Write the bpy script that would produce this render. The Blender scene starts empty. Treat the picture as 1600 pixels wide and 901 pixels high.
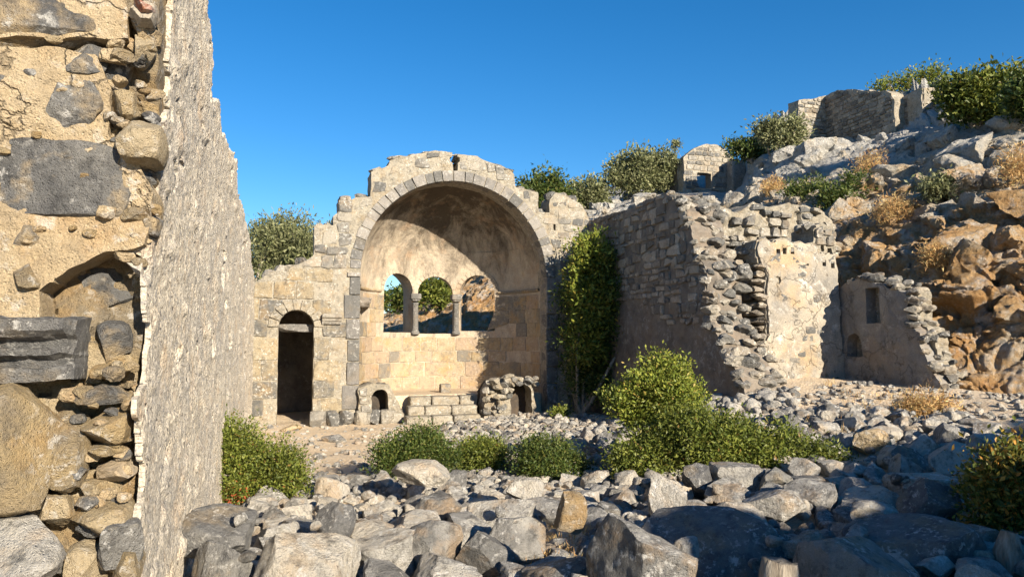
import bpy, math, random
import numpy as np
from mathutils import Vector
RAD = math.radians
scene = bpy.context.scene
col = scene.collection
rng = np.random.default_rng(7)
random.seed(7)


# ------------------------------------------------------------------ camera, sky, sun, exposure
FPX = 1150.0; YAW = RAD(17.4); PITCH = RAD(4.0); EYE = np.array([0.0, 0.0, 2.0])
cam_d = bpy.data.cameras.new('camera'); cam = bpy.data.objects.new('camera', cam_d); col.objects.link(cam)
cam_d.sensor_width = 36.0; cam_d.lens = 36.0 * FPX / 1600.0; cam_d.clip_end = 2000; cam_d.clip_start = 0.05
cam.location = EYE; cam.rotation_euler = (math.pi / 2 + PITCH, 0, -YAW)
scene.camera = cam
SUN_AZ = RAD(16.5); SUN_EL = RAD(20.0)
world = bpy.data.worlds.new('World'); scene.world = world; world.use_nodes = True
wn = world.node_tree.nodes; wl = world.node_tree.links; wn.clear()
sky = wn.new('ShaderNodeTexSky'); sky.sky_type = 'NISHITA'; sky.sun_disc = False
sky.sun_elevation = RAD(24); sky.sun_rotation = math.pi - SUN_AZ
sky.altitude = 100; sky.air_density = 1.0; sky.dust_density = 0.0; sky.ozone_density = 4.5
hs = wn.new('ShaderNodeHueSaturation'); hs.inputs['Saturation'].default_value = 1.28
bg = wn.new('ShaderNodeBackground'); bg.inputs['Strength'].default_value = 0.066
wo = wn.new('ShaderNodeOutputWorld')
wl.new(sky.outputs[0], hs.inputs['Color']); wl.new(hs.outputs[0], bg.inputs[0]); wl.new(bg.outputs[0], wo.inputs[0])
sd = bpy.data.lights.new('sun', 'SUN'); sd.energy = 5.0; sd.angle = RAD(0.5); sd.color = (1.0, 0.88, 0.70)
sun = bpy.data.objects.new('sun', sd); col.objects.link(sun)
sdir = Vector((-math.sin(SUN_AZ) * math.cos(SUN_EL), math.cos(SUN_AZ) * math.cos(SUN_EL), -math.sin(SUN_EL)))
sun.rotation_euler = sdir.to_track_quat('-Z', 'Y').to_euler(); sun.location = (6, -12, 12)
scene.view_settings.view_transform = 'Standard'; scene.view_settings.look = 'None'
scene.view_settings.exposure = 1.28; scene.view_settings.gamma = 1.0
scene.view_settings.use_curve_mapping = False

# ------------------------------------------------------------------ pixel rays (directions only)
FW = np.array([math.sin(YAW) * math.cos(PITCH), math.cos(YAW) * math.cos(PITCH), math.sin(PITCH)])
RT = np.array([math.cos(YAW), -math.sin(YAW), 0.0])
UP = np.cross(RT, FW)
def ray(u, v): return FW + RT * ((u - 800) / FPX) + UP * ((450.5 - v) / FPX)
def atd(u, v, d): return EYE + ray(u, v) * d
def onY(u, v, Y): r = ray(u, v); return EYE + r * ((Y - EYE[1]) / r[1])
def onX(u, v, X): r = ray(u, v); return EYE + r * ((X - EYE[0]) / r[0])
def project(p):
    q = np.asarray(p) - EYE; d = q @ FW
    d = np.where(d < 0.05, 0.05, d)
    return 800 + FPX * (q @ RT) / d, 450.5 - FPX * (q @ UP) / d, d

# ------------------------------------------------------------------ noise
def _h(ix, iy, iz, s):
    h = (ix.astype(np.int64) * 374761393 + iy.astype(np.int64) * 668265263 + iz.astype(np.int64) * 2147483647 + s * 1274126177) & 0xffffffff
    h = ((h ^ (h >> 13)) * 1274126177) & 0xffffffff
    h = ((h ^ (h >> 16)) * 2246822519) & 0xffffffff
    return ((h ^ (h >> 15)) & 0xffffff) / float(0xffffff)
def vnoise(p, s=0):
    i = np.floor(p); f = p - i; f = f * f * (3 - 2 * f); i = i.astype(np.int64)
    r = 0
    for dx in (0, 1):
        for dy in (0, 1):
            for dz in (0, 1):
                w = (f[:, 0] if dx else 1 - f[:, 0]) * (f[:, 1] if dy else 1 - f[:, 1]) * (f[:, 2] if dz else 1 - f[:, 2])
                r = r + w * _h(i[:, 0] + dx, i[:, 1] + dy, i[:, 2] + dz, s)
    return r * 2 - 1
def fbm(p, o=4, s=0, g=.5):
    r = 0; a = 1.0; q = np.array(p, float); t = 0
    for k in range(o):
        r = r + a * vnoise(q, s + k); t += a; a *= g; q = q * 2.03 + 11.3
    return r / t
def worley(p, s=0):
    i = np.floor(p).astype(np.int64); f1 = np.full(len(p), 9.0); f2 = f1.copy(); cid = np.zeros(len(p))
    for dx in (-1, 0, 1):
        for dy in (-1, 0, 1):
            for dz in (-1, 0, 1):
                c = i + np.array([dx, dy, dz])
                q = np.stack([c[:, k] + _h(c[:, 0], c[:, 1], c[:, 2], s + 1 + k) for k in range(3)], 1)
                d = np.linalg.norm(q - p, axis=1)
                n = d < f1
                f2 = np.where(n, f1, np.minimum(f2, d)); cid = np.where(n, _h(c[:, 0], c[:, 1], c[:, 2], s + 9), cid); f1 = np.where(n, d, f1)
    return f1, f2, cid

# ------------------------------------------------------------------ mesh / object helpers
ORI = {}
def mesh(name, V, Q=None, T=None, smooth=True, crease=0):
    V = np.asarray(V, np.float32); me = bpy.data.meshes.new(name)
    Q = np.zeros((0, 4), int) if Q is None or len(Q) == 0 else np.asarray(Q, int)
    T = np.zeros((0, 3), int) if T is None or len(T) == 0 else np.asarray(T, int)
    nl = len(Q) * 4 + len(T) * 3; npol = len(Q) + len(T)
    me.vertices.add(len(V)); me.vertices.foreach_set('co', V.ravel())
    me.loops.add(nl); me.loops.foreach_set('vertex_index', np.concatenate([Q.ravel(), T.ravel()]).astype(np.int32))
    me.polygons.add(npol)
    tot = np.concatenate([np.full(len(Q), 4), np.full(len(T), 3)]).astype(np.int32)
    st = np.concatenate([[0], np.cumsum(tot)[:-1]]).astype(np.int32)
    me.polygons.foreach_set('loop_start', st); me.polygons.foreach_set('loop_total', tot)
    me.polygons.foreach_set('use_smooth', np.full(npol, smooth)); me.update(calc_edges=True); me.validate()
    if crease: me.set_sharp_from_angle(angle=RAD(crease))
    return me
def link(name, me, m, parent=None, loc=(0, 0, 0)):
    o = bpy.data.objects.new(name, me); col.objects.link(o)
    if me is not None and m is not None and len(me.materials) == 0: me.materials.append(m)
    L = np.array(loc, float)
    if parent is not None:
        o.parent = parent; o.location = L - ORI[parent.name]
    else: o.location = L
    ORI[o.name] = L
    return o
def obj(name, V, Q, T, m, parent=None, smooth=True, origin=None, crease=0):
    V = np.asarray(V, float)
    if origin is None:
        origin = np.array([(V[:, 0].min() + V[:, 0].max()) / 2, (V[:, 1].min() + V[:, 1].max()) / 2, V[:, 2].min()])
    return link(name, mesh(name, V - origin, Q, T, smooth, crease), m, parent, origin)
def tag(o, label, cat, group=None, kind=None):
    if label: o['label'] = label
    if cat: o['category'] = cat
    if group: o['group'] = group
    if kind: o['kind'] = kind
    return o
def thing(name, label, cat, loc, group=None):
    o = bpy.data.objects.new(name, None); col.objects.link(o); o.location = loc; o.empty_display_size = .1
    ORI[o.name] = np.array(loc, float); return tag(o, label, cat, group)

# ------------------------------------------------------------------ materials
class NT:
    def __init__(s, name):
        s.m = bpy.data.materials.new(name); s.m.use_nodes = True; s.t = s.m.node_tree; s.t.nodes.clear()
        s.out = s.t.nodes.new('ShaderNodeOutputMaterial'); s.geo = s.t.nodes.new('ShaderNodeNewGeometry')
    def n(s, typ, **k):
        nd = s.t.nodes.new(typ)
        for a, b in k.items(): setattr(nd, a, b)
        return nd
    def put(s, sock, v):
        if hasattr(v, 'is_linked'): s.t.links.new(v, sock)
        else: sock.default_value = v
    def pos(s, scale=(1, 1, 1)):
        m = s.n('ShaderNodeMapping'); s.put(m.inputs[0], s.geo.outputs['Position']); m.inputs['Scale'].default_value = scale; return m.outputs[0]
    def noise(s, sc, det=6, rough=.6, vec=None, dist=0):
        nd = s.n('ShaderNodeTexNoise'); s.put(nd.inputs['Vector'], vec if vec is not None else s.geo.outputs['Position'])
        nd.inputs['Scale'].default_value = sc; nd.inputs['Detail'].default_value = det; nd.inputs['Roughness'].default_value = rough; nd.inputs['Distortion'].default_value = dist
        return nd.outputs[0]
    def voro(s, sc, feat='F1', vec=None):
        nd = s.n('ShaderNodeTexVoronoi', feature=feat); s.put(nd.inputs['Vector'], vec if vec is not None else s.geo.outputs['Position']); nd.inputs['Scale'].default_value = sc
        return nd.outputs['Distance']
    def ramp(s, f, stops, interp='LINEAR'):
        nd = s.n('ShaderNodeValToRGB'); s.put(nd.inputs[0], f); cr = nd.color_ramp; cr.interpolation = interp
        while len(cr.elements) < len(stops): cr.elements.new(.5)
        for e, (p, c) in zip(cr.elements, stops):
            e.position = p; e.color = (c, c, c, 1) if not hasattr(c, '__len__') else (*c, 1)
        return nd.outputs[0]
    def math(s, op, a, b=0.0, clamp=False):
        nd = s.n('ShaderNodeMath', operation=op, use_clamp=clamp); s.put(nd.inputs[0], a); s.put(nd.inputs[1], b); return nd.outputs[0]
    def mix(s, f, a, b, blend='MIX'):
        nd = s.n('ShaderNodeMix', data_type='RGBA', blend_type=blend); s.put(nd.inputs[0], f)
        s.put(nd.inputs[6], (*a, 1) if isinstance(a, tuple) else a); s.put(nd.inputs[7], (*b, 1) if isinstance(b, tuple) else b); return nd.outputs[2]
    def rnd(s):
        oi = s.n('ShaderNodeObjectInfo'); a = s.math('ADD', oi.outputs['Random'], s.geo.outputs['Random Per Island'])
        return s.math('FRACT', a)
    def finish(s, colr, height, dist=.02, strength=.8, rough=.95):
        b = s.n('ShaderNodeBump'); s.put(b.inputs['Height'], height); b.inputs['Distance'].default_value = dist; b.inputs['Strength'].default_value = strength
        p = s.n('ShaderNodeBsdfPrincipled'); s.put(p.inputs['Base Color'], colr); p.inputs['Roughness'].default_value = rough
        p.inputs['Specular IOR Level'].default_value = .15; s.put(p.inputs['Normal'], b.outputs[0])
        s.t.links.new(p.outputs[0], s.out.inputs[0]); return s.m
def rockmat(name, cols, sc=1.0, dark=.45, darkcol=(.06, .058, .055), lich=.35, tan=.3, tancol=(.5, .33, .17), vary=.45, dist=.02, bump=.9, tlo=.52, crack=0.0):
    t = NT(name)
    big = t.noise(1.6 * sc, 7, .65, dist=.4)
    f = t.math('ADD', big, t.math('MULTIPLY', t.math('SUBTRACT', t.rnd(), .5), vary))
    c = t.ramp(f, [(.25 + .5 * i / max(1, len(cols) - 1), k) for i, k in enumerate(cols)])
    tn = t.ramp(t.noise(1.1 * sc, 5, .6), [(tlo, 0.0), (tlo + .12, tan)]); c = t.mix(tn, c, tancol)
    dk = t.ramp(t.noise(3.3 * sc, 9, .72), [(.5, 0.0), (.66, dark)]); c = t.mix(dk, c, darkcol)
    lc = t.math('MULTIPLY', t.ramp(t.noise(7 * sc, 6, .68), [(.53, 0.0), (.62, lich)]), t.ramp(t.noise(1.3 * sc, 4, .6), [(.42, 0.0), (.6, 1.0)])); c = t.mix(lc, c, (.72, .70, .66))
    gr = t.ramp(t.noise(70 * sc, 3, .7), [(.3, .72), (.7, 1.25)]); c = t.mix(1.0, c, gr, 'MULTIPLY')
    pit = t.ramp(t.voro(26 * sc), [(.0, 0.0), (.35, 1.0)])
    h = t.math('ADD', t.math('MULTIPLY', t.noise(9 * sc, 11, .72), 1.0), t.math('MULTIPLY', pit, .22))
    if crack:
        wv = t.n('ShaderNodeVectorMath', operation='ADD'); nv = t.n('ShaderNodeTexNoise'); t.put(nv.inputs['Vector'], t.geo.outputs['Position']); nv.inputs['Scale'].default_value = 3.0; nv.inputs['Detail'].default_value = 6
        t.put(wv.inputs[0], t.geo.outputs['Position']); t.put(wv.inputs[1], nv.outputs['Color'])
        ck = t.ramp(t.voro(crack, 'DISTANCE_TO_EDGE', wv.outputs[0]), [(.0, 1.0), (.015, 0.0)]); c = t.mix(t.math('MULTIPLY', ck, .45), c, (.06, .05, .04)); h = t.math('SUBTRACT', h, t.math('MULTIPLY', ck, .5))
    return t.finish(c, h, dist / 1.0, bump)
G = (.33, .315, .295)
M = {}
M['rubble'] = rockmat('limestone_rubble', [(.20, .195, .185), (.36, .345, .32), (.48, .455, .41), (.56, .51, .43)], 2.6, .75, lich=.8, tan=.45, dist=.11, vary=.6)
M['ashlar'] = rockmat('ashlar', [(.12, .117, .11), (.20, .178, .14), (.27, .22, .145), (.31, .265, .19)], 2.6, .6, lich=.5, tan=.45, tancol=(.29, .20, .10), vary=.8, dist=.04)
M['facade_stone'] = rockmat('facade_stone', [(.12, .118, .112), (.22, .205, .18), (.32, .29, .24)], 2.2, .55, lich=.5, tan=.3, tancol=(.32, .22, .12), vary=.9, dist=.05)
M['apse_ashlar'] = rockmat('apse_ashlar', [(.20, .18, .15), (.31, .245, .155), (.37, .30, .205), (.34, .26, .185)], 2.6, .5, darkcol=(.10, .09, .085), tan=.5, tancol=(.38, .24, .095), vary=.7, dist=.035, lich=.25)
M['voussoir'] = rockmat('voussoir', [(.12, .117, .11), (.18, .17, .16), (.26, .24, .215)], 2.2, .4, tan=.15, tancol=(.3, .22, .13), vary=.6, dist=.035, lich=.35)
M['mortar'] = rockmat('mortar', [(.20, .18, .145), (.32, .285, .225), (.40, .36, .29)], 3.0, .6, lich=.5, tan=.35, tancol=(.34, .24, .13), dist=.06, vary=.1)
M['side_stone'] = rockmat('side_stone', [(.15, .135, .115), (.24, .205, .165), (.34, .295, .235)], 2.2, .5, tan=.35, tancol=(.28, .18, .1), vary=.9, dist=.04)
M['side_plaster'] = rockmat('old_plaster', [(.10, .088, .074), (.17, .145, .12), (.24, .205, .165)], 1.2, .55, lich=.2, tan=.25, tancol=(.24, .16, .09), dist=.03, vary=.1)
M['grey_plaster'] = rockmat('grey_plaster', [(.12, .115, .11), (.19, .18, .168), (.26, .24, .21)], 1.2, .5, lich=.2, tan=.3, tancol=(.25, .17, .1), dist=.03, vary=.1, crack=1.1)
M['plaster'] = rockmat('wall_plaster', [(.19, .18, .165), (.30, .265, .215), (.44, .39, .31)], .9, .5, darkcol=(.12, .115, .105), lich=.4, tan=.6, tancol=(.36, .25, .13), dist=.035, vary=.1, crack=1.1)
M['cream'] = rockmat('cream_plaster', [(.34, .27, .185), (.50, .39, .245), (.56, .46, .32)], 2.0, .4, darkcol=(.2, .165, .125), lich=.5, tan=.7, tancol=(.44, .29, .15), dist=.09, vary=.1, crack=1.0)
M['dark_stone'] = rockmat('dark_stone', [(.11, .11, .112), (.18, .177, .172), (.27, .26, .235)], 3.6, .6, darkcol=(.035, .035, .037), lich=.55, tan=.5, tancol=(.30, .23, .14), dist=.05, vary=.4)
M['smeared_stone'] = rockmat('smeared_stone', [(.09, .09, .093), (.16, .158, .155), (.25, .24, .22)], 2.8, .7, darkcol=(.035, .035, .037), lich=.6, tan=1.0, tancol=(.44, .34, .21), dist=.08, vary=.3, tlo=.47)
M['yellow_stone'] = rockmat('yellow_stone', [(.24, .20, .145), (.36, .275, .155), (.45, .37, .25)], 3.0, .4, darkcol=(.10, .09, .075), lich=.45, tan=.6, tancol=(.36, .23, .095), dist=.07, vary=.5)
M['niche_shade'] = rockmat('niche_shade_stone', [(.03, .026, .022), (.05, .043, .036), (.075, .06, .05)], 2.0, .5, lich=.0, tan=.1, dist=.04)  # near-black colour stands in for the shade deep inside the niches
M['brick'] = rockmat('old_brick', [(.22, .08, .05), (.3, .13, .09), (.4, .3, .25)], 6, .3, dist=.02)

def make_wallface():
    t = NT('rubble_mortar'); P = t.geo.outputs['Position']
    c = t.ramp(t.noise(2.2, 8, .7), [(.3, (.48, .43, .355)), (.5, (.66, .585, .47)), (.7, (.74, .665, .54))])
    st = t.ramp(t.noise(20, 6, .7), [(.53, 0.0), (.60, .75)]); c = t.mix(st, c, (.33, .32, .315))
    tn = t.ramp(t.noise(5, 6, .65), [(.55, 0.0), (.68, .6)]); c = t.mix(tn, c, (.68, .50, .32))
    hl = t.ramp(t.noise(28, 4, .62), [(.60, 0.0), (.65, .85)]); c = t.mix(hl, c, (.10, .085, .07))
    pa_ = t.ramp(t.noise(.9, 6, .65), [(.46, 0.0), (.62, .55)]); c = t.mix(pa_, c, (.42, .395, .36)); oc = t.ramp(t.noise(1.7, 6, .7), [(.56, 0.0), (.68, .5)]); c = t.mix(oc, c, (.62, .44, .27))
    gr = t.ramp(t.noise(60, 4, .7), [(.3, .7), (.7, 1.25)]); c = t.mix(1.0, c, gr, 'MULTIPLY')
    h = t.math('ADD', t.noise(40, 9, .75), t.math('MULTIPLY', t.voro(55), .5))
    return t.finish(c, h, .028, 1.0)
M['wallface'] = make_wallface()
def make_dome():
    t = NT('dome_plaster'); P = t.geo.outputs['Position']
    c = t.ramp(t.noise(2.0, 8, .7), [(.3, (.27, .235, .19)), (.5, (.40, .34, .265)), (.7, (.47, .40, .30))])
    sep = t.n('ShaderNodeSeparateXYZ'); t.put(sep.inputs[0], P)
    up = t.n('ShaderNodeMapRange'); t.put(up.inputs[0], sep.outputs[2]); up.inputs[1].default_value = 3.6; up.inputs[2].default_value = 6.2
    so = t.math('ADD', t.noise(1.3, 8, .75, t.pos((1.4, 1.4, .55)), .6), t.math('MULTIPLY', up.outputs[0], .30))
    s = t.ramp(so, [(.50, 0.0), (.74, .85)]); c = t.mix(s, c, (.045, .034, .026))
    rd = t.ramp(t.noise(1.7, 6, .7), [(.52, 0.0), (.68, .45)]); c = t.mix(rd, c, (.42, .27, .16))
    gr = t.ramp(t.noise(45, 4, .7), [(.3, .78), (.7, 1.2)]); c = t.mix(1.0, c, gr, 'MULTIPLY')
    return t.finish(c, t.noise(9, 11, .72), .05, .9)
M['dome'] = make_dome()
def make_cliff():
    t = NT('cliff_rock'); P = t.geo.outputs['Position']
    sep = t.n('ShaderNodeSeparateXYZ'); t.put(sep.inputs[0], P)
    hh = t.n('ShaderNodeMapRange'); t.put(hh.inputs[0], sep.outputs[2]); hh.inputs[1].default_value = 4.0; hh.inputs[2].default_value = 8.5
    k = t.math('ADD', t.noise(.9, 9, .76), t.math('MULTIPLY', t.math('SUBTRACT', .6, hh.outputs[0]), .29))
    c = t.ramp(k, [(.40, (.50, .485, .45)), (.54, (.52, .45, .35)), (.64, (.52, .34, .17)), (.80, (.44, .235, .09))])
    dk = t.ramp(t.noise(1.5, 10, .75, t.pos((1, 1, .6))), [(.53, 0.0), (.66, .6)]); c = t.mix(dk, c, (.16, .145, .13))
    wh = t.ramp(t.noise(2.3, 8, .7), [(.50, 0.0), (.62, .7)]); c = t.mix(wh, c, (.55, .53, .49))
    gr = t.ramp(t.noise(18, 6, .75), [(.3, .65), (.7, 1.25)]); c = t.mix(1.0, c, gr, 'MULTIPLY')
    pt = t.ramp(t.noise(5.5, 9, .7), [(.60, 0.0), (.68, .8)]); c = t.mix(pt, c, (.10, .085, .07))
    h = t.math('ADD', t.math('SUBTRACT', t.noise(3.5, 12, .78), t.math('MULTIPLY', pt, .4)), t.math('MULTIPLY', t.voro(6), .3))
    return t.finish(c, h, .30, 1.0)
M['cliff'] = make_cliff()
def make_dirt():
    t = NT('dry_dirt')
    c = t.ramp(t.noise(.9, 8, .7), [(.3, (.52, .40, .27)), (.5, (.63, .50, .35)), (.7, (.68, .57, .43))])
    st = t.ramp(t.noise(14, 5, .7), [(.56, 0.0), (.62, .7)]); c = t.mix(st, c, (.47, .44, .40))
    br = t.ramp(t.noise(2.3, 6, .7), [(.6, 0.0), (.72, .35)]); c = t.mix(br, c, (.33, .22, .12))
    gr = t.ramp(t.noise(50, 4, .7), [(.3, .7), (.7, 1.25)]); c = t.mix(1.0, c, gr, 'MULTIPLY')
    h = t.math('ADD', t.noise(12, 10, .75), t.math('MULTIPLY', t.voro(20), .3))
    return t.finish(c, h, .06, 1.0)
M['dirt'] = make_dirt()
def leafmat(name, stops, trans=.28, rough=.5):
    t = NT(name); c = t.ramp(t.geo.outputs['Random Per Island'], stops)
    nz = t.ramp(t.noise(2.0, 4, .6), [(.3, .65), (.7, 1.3)]); c = t.mix(1.0, c, nz, 'MULTIPLY')
    p = t.n('ShaderNodeBsdfPrincipled'); t.put(p.inputs['Base Color'], c); p.inputs['Roughness'].default_value = rough; p.inputs['Specular IOR Level'].default_value = .3
    tr = t.n('ShaderNodeBsdfTranslucent'); t.put(tr.inputs[0], c); mx = t.n('ShaderNodeMixShader'); mx.inputs[0].default_value = trans
    t.t.links.new(p.outputs[0], mx.inputs[1]); t.t.links.new(tr.outputs[0], mx.inputs[2]); t.t.links.new(mx.outputs[0], t.out.inputs[0]); return t.m
L = {}
L['shrub'] = leafmat('leaf_shrub', [(0, (0.052, 0.075, 0.014)), (.45, (0.115, 0.144, 0.023)), (.97, (0.195, 0.206, 0.040)), (1, (0.206, 0.103, 0.034))])
L['dark'] = leafmat('leaf_dark', [(0, (0.034, 0.058, 0.014)), (.5, (0.069, 0.103, 0.021)), (.9, (0.127, 0.149, 0.034)), (1, (0.161, 0.138, 0.034))])
L['bright'] = leafmat('leaf_bright', [(0, (0.081, 0.115, 0.017)), (.5, (0.161, 0.195, 0.029)), (.9, (0.252, 0.264, 0.046)), (1, (0.287, 0.195, 0.046))])
L['olive'] = leafmat('leaf_olive', [(0, (0.084, 0.100, 0.042)), (.5, (0.169, 0.180, 0.079)), (1, (0.285, 0.285, 0.148))])
L['dry'] = leafmat('leaf_dry', [(0, (0.310, 0.171, 0.070)), (.5, (0.512, 0.310, 0.124)), (1, (0.600, 0.480, 0.217))], .2)
L['autumn'] = leafmat('leaf_autumn', [(0, (.05, .07, .012)), (.55, (.13, .14, .025)), (.85, (.30, .22, .04)), (1, (.50, .22, .05))])
L['red'] = leafmat('leaf_red', [(0, (0.217, 0.046, 0.023)), (1, (0.434, 0.139, 0.046))])
def make_bark():
    t = NT('bark'); c = t.ramp(t.noise(6, 8, .7, t.pos((4, 4, .6))), [(.3, (.10, .08, .06)), (.5, (.28, .24, .19)), (.7, (.45, .41, .35))])
    return t.finish(c, t.noise(9, 9, .7, t.pos((5, 5, .5))), .03, 1.0)
M['bark'] = make_bark()

# ------------------------------------------------------------------ signed distances in wall planes (positive = solid)
def poly_sdf(poly):
    P = np.asarray(poly, float)
    def f(q):
        d = np.full(len(q), 1e9); ins = np.zeros(len(q), bool); n = len(P)
        for i in range(n):
            a = P[i]; b = P[(i + 1) % n]; e = b - a; w = q - a
            t = np.clip((w @ e) / (e @ e + 1e-12), 0, 1); d = np.minimum(d, np.linalg.norm(w - t[:, None] * e, axis=1))
            c = ((a[1] <= q[:, 1]) != (b[1] <= q[:, 1]))
            x = a[0] + (q[:, 1] - a[1]) / (b[1] - a[1] + 1e-12) * e[0]
            ins ^= c & (q[:, 0] < x)
        return np.where(ins, d, -d)
    return f
def arch_sdf(x0, x1, z0, zs):     # positive inside the opening; spring line zs
    cx = (x0 + x1) / 2; r = (x1 - x0) / 2
    def f(q):
        box = np.minimum(np.minimum(q[:, 0] - x0, x1 - q[:, 0]), q[:, 1] - z0); up = q[:, 1] > zs
        cir = np.minimum(r - np.hypot(q[:, 0] - cx, q[:, 1] - zs), q[:, 1] - z0)
        return np.where(up, cir, box)
    return f
def minus(a, *bs):
    def f(q):
        r = a(q)
        for b in bs: r = np.minimum(r, -b(q))
        return r
    return f
def rough_edge(a, amp, fr, s=0):
    def f(q):
        p = np.stack([q[:, 0] * fr, q[:, 1] * fr, np.zeros(len(q)) + s], 1); return a(q) + amp * fbm(p, 3, s)
    return f
def grad(sdf, q, e=.01):
    g = np.stack([sdf(q + [e, 0]) - sdf(q - [e, 0]), sdf(q + [0, e]) - sdf(q - [0, e])], 1) / (2 * e)
    return g / np.maximum(np.linalg.norm(g, axis=1), .3)[:, None]
def planeY(Y): return lambda a, b, o: np.stack([a, Y - o + 0 * a, b], 1)       # o = outwards (towards -Y)
def planeX(X): return lambda a, b, o: np.stack([X - o + 0 * a, a, b], 1)       # outwards = -X
def planeXp(X): return lambda a, b, o: np.stack([X + o + 0 * a, a, b], 1)      # outwards = +X
def panel(name, sdf, A, B, fmap, thick, m, parent, disp=None, rough=.0, rf=3.0, nrim=4, smooth=True, base=0.0):
    na, nb = len(A), len(B); ga, gb = np.meshgrid(A, B, indexing='ij'); q = np.stack([ga.ravel(), gb.ravel()], 1)
    s = sdf(q); step = max(np.diff(A).min(), np.diff(B).min())
    near = np.abs(s) < .75 * step
    if near.any():
        for k in range(2):
            g = grad(sdf, q[near]); sv = sdf(q[near]); mv = -sv[:, None] * g
            ln = np.linalg.norm(mv, axis=1); mv *= np.minimum(1, .6 * step / np.maximum(ln, 1e-6))[:, None]; q[near] += mv
    idx = np.arange(na * nb).reshape(na, nb)
    c = np.stack([idx[:-1, :-1], idx[1:, :-1], idx[1:, 1:], idx[:-1, 1:]], -1).reshape(-1, 4)
    c = c[sdf(q[c].mean(1)) > 0]
    used, inv = np.unique(c, return_inverse=True); c = inv.reshape(-1, 4); q = q[used]; n = len(q)
    fr = fmap(q[:, 0], q[:, 1], np.full(n, base)); bk = fmap(q[:, 0], q[:, 1], np.full(n, base - thick))
    if disp is not None: fr = fmap(q[:, 0], q[:, 1], base + disp(fr))
    e = np.concatenate([c[:, [0, 1]], c[:, [1, 2]], c[:, [2, 3]], c[:, [3, 0]]]); key = set(map(tuple, e))
    be = np.array([x for x in map(tuple, e) if (x[1], x[0]) not in key])
    layers = [fr]; Q = [c]; off = n
    bv, binv = np.unique(be, return_inverse=True); bi = binv.reshape(-1, 2); ring = bv.copy(); V = [fr]
    prev = bv
    for k in range(1, nrim):
        t = k / nrim; V.append(fr[bv] * (1 - t) + bk[bv] * t); cur = off + np.arange(len(bv)); off += len(bv)
        Q.append(np.stack([prev[bi[:, 1]], prev[bi[:, 0]], cur[bi[:, 0]], cur[bi[:, 1]]], 1)); prev = cur
    V.append(bk); cur = off + bv
    Q.append(np.stack([prev[bi[:, 1]], prev[bi[:, 0]], cur[bi[:, 0]], cur[bi[:, 1]]], 1)); Q.append(c[:, ::-1] + off)
    V = np.concatenate(V); Q = np.concatenate(Q)
    if rough:
        V = V + rough * np.stack([fbm(V * rf + 17 * k, 4, 31 + k, .6) for k in range(3)], 1)
    return obj(name, V, Q, None, m, parent, smooth, None, 38)
def stone_block(c4, fmap, out, r, inset=.16, deep=.05, jit=.06, cr=.13):
    c4 = np.asarray(c4, float); ctr = c4.mean(0); ring = []
    size = np.linalg.norm(c4.max(0) - c4.min(0))
    for i in range(4):
        a = c4[i]; b = c4[(i + 1) % 4]
        ring.append(a + (ctr - a) * r.uniform(.15, 1.0) * cr); ring.append((a + b) / 2 + r.normal(0, jit * .25 * size, 2))
    ring = np.array(ring); ins = ring + (ctr - ring) * np.minimum(.6, r.uniform(.6, 1.3, (8, 1)) * inset)
    oo = out * r.uniform(.7, 1.5)
    V = np.concatenate([fmap(ring[:, 0], ring[:, 1], np.full(8, -deep)), fmap(ring[:, 0], ring[:, 1], oo * r.uniform(.3, .7, 8)),
                        fmap(ins[:, 0], ins[:, 1], oo * r.uniform(.8, 1.25, 8)), fmap(ctr[:1], ctr[1:], np.array([oo * 1.15]))])
    k = np.arange(8); k1 = (k + 1) % 8
    Q = np.concatenate([np.stack([k, k1, k1 + 8, k + 8], 1), np.stack([k + 8, k1 + 8, k1 + 16, k + 16], 1)])
    T = np.stack([k + 16, k1 + 16, np.full(8, 24)], 1)
    return V, Q, T, size
def gridded(sdf, a0, a1, b0, b1, h=.035):
    A = np.arange(a0, a1 + h, h); B = np.arange(b0, b1 + h, h); ga, gb = np.meshgrid(A, B, indexing='ij'); Gd = sdf(np.stack([ga.ravel(), gb.ravel()], 1)).reshape(ga.shape)
    def f(q):
        x = np.clip((q[:, 0] - a0) / h, 0, len(A) - 1.001); y = np.clip((q[:, 1] - b0) / h, 0, len(B) - 1.001); i = x.astype(int); j = y.astype(int); x = x - i; y = y - j
        return Gd[i, j] * (1 - x) * (1 - y) + Gd[i + 1, j] * x * (1 - y) + Gd[i, j + 1] * (1 - x) * y + Gd[i + 1, j + 1] * x * y
    return f
def lay(sdf, box, hr, wr, fmap, out, seed, jit=.12, gap=.012, skip=0.0, inset=.16, cr=.13):
    r = np.random.default_rng(seed); a0, a1, b0, b1 = box; res = []; b = b0; sdf = gridded(sdf, a0 - 1, a1 + 1, b0 - 1, b1 + 1)
    while b < b1:
        h = r.uniform(*hr); a = a0 - r.uniform(0, wr[1])
        while a < a1:
            w = r.uniform(*wr); g = gap
            c = np.array([[a + g, b + g], [a + w - g, b + g], [a + w - g, b + h - g], [a + g, b + h - g]]) + r.normal(0, jit * min(w, h) * .35, (4, 2))
            a += w
            if r.random() < skip: continue
            ctr = c.mean(0)[None]
            if sdf(ctr)[0] < .04: continue
            s = sdf(c); bad = s < gap
            if bad.any():
                for _ in range(2):
                    s = sdf(c); bad = s < gap; c[bad] += (gap - s[bad])[:, None] * grad(sdf, c[bad])
                ar = .5 * abs(sum(c[i][0] * c[(i + 1) % 4][1] - c[(i + 1) % 4][0] * c[i][1] for i in range(4)))
                if ar < .3 * w * h: continue
            res.append(stone_block(c, fmap, out, r, inset, cr=cr))
        b += h
    return res
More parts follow.
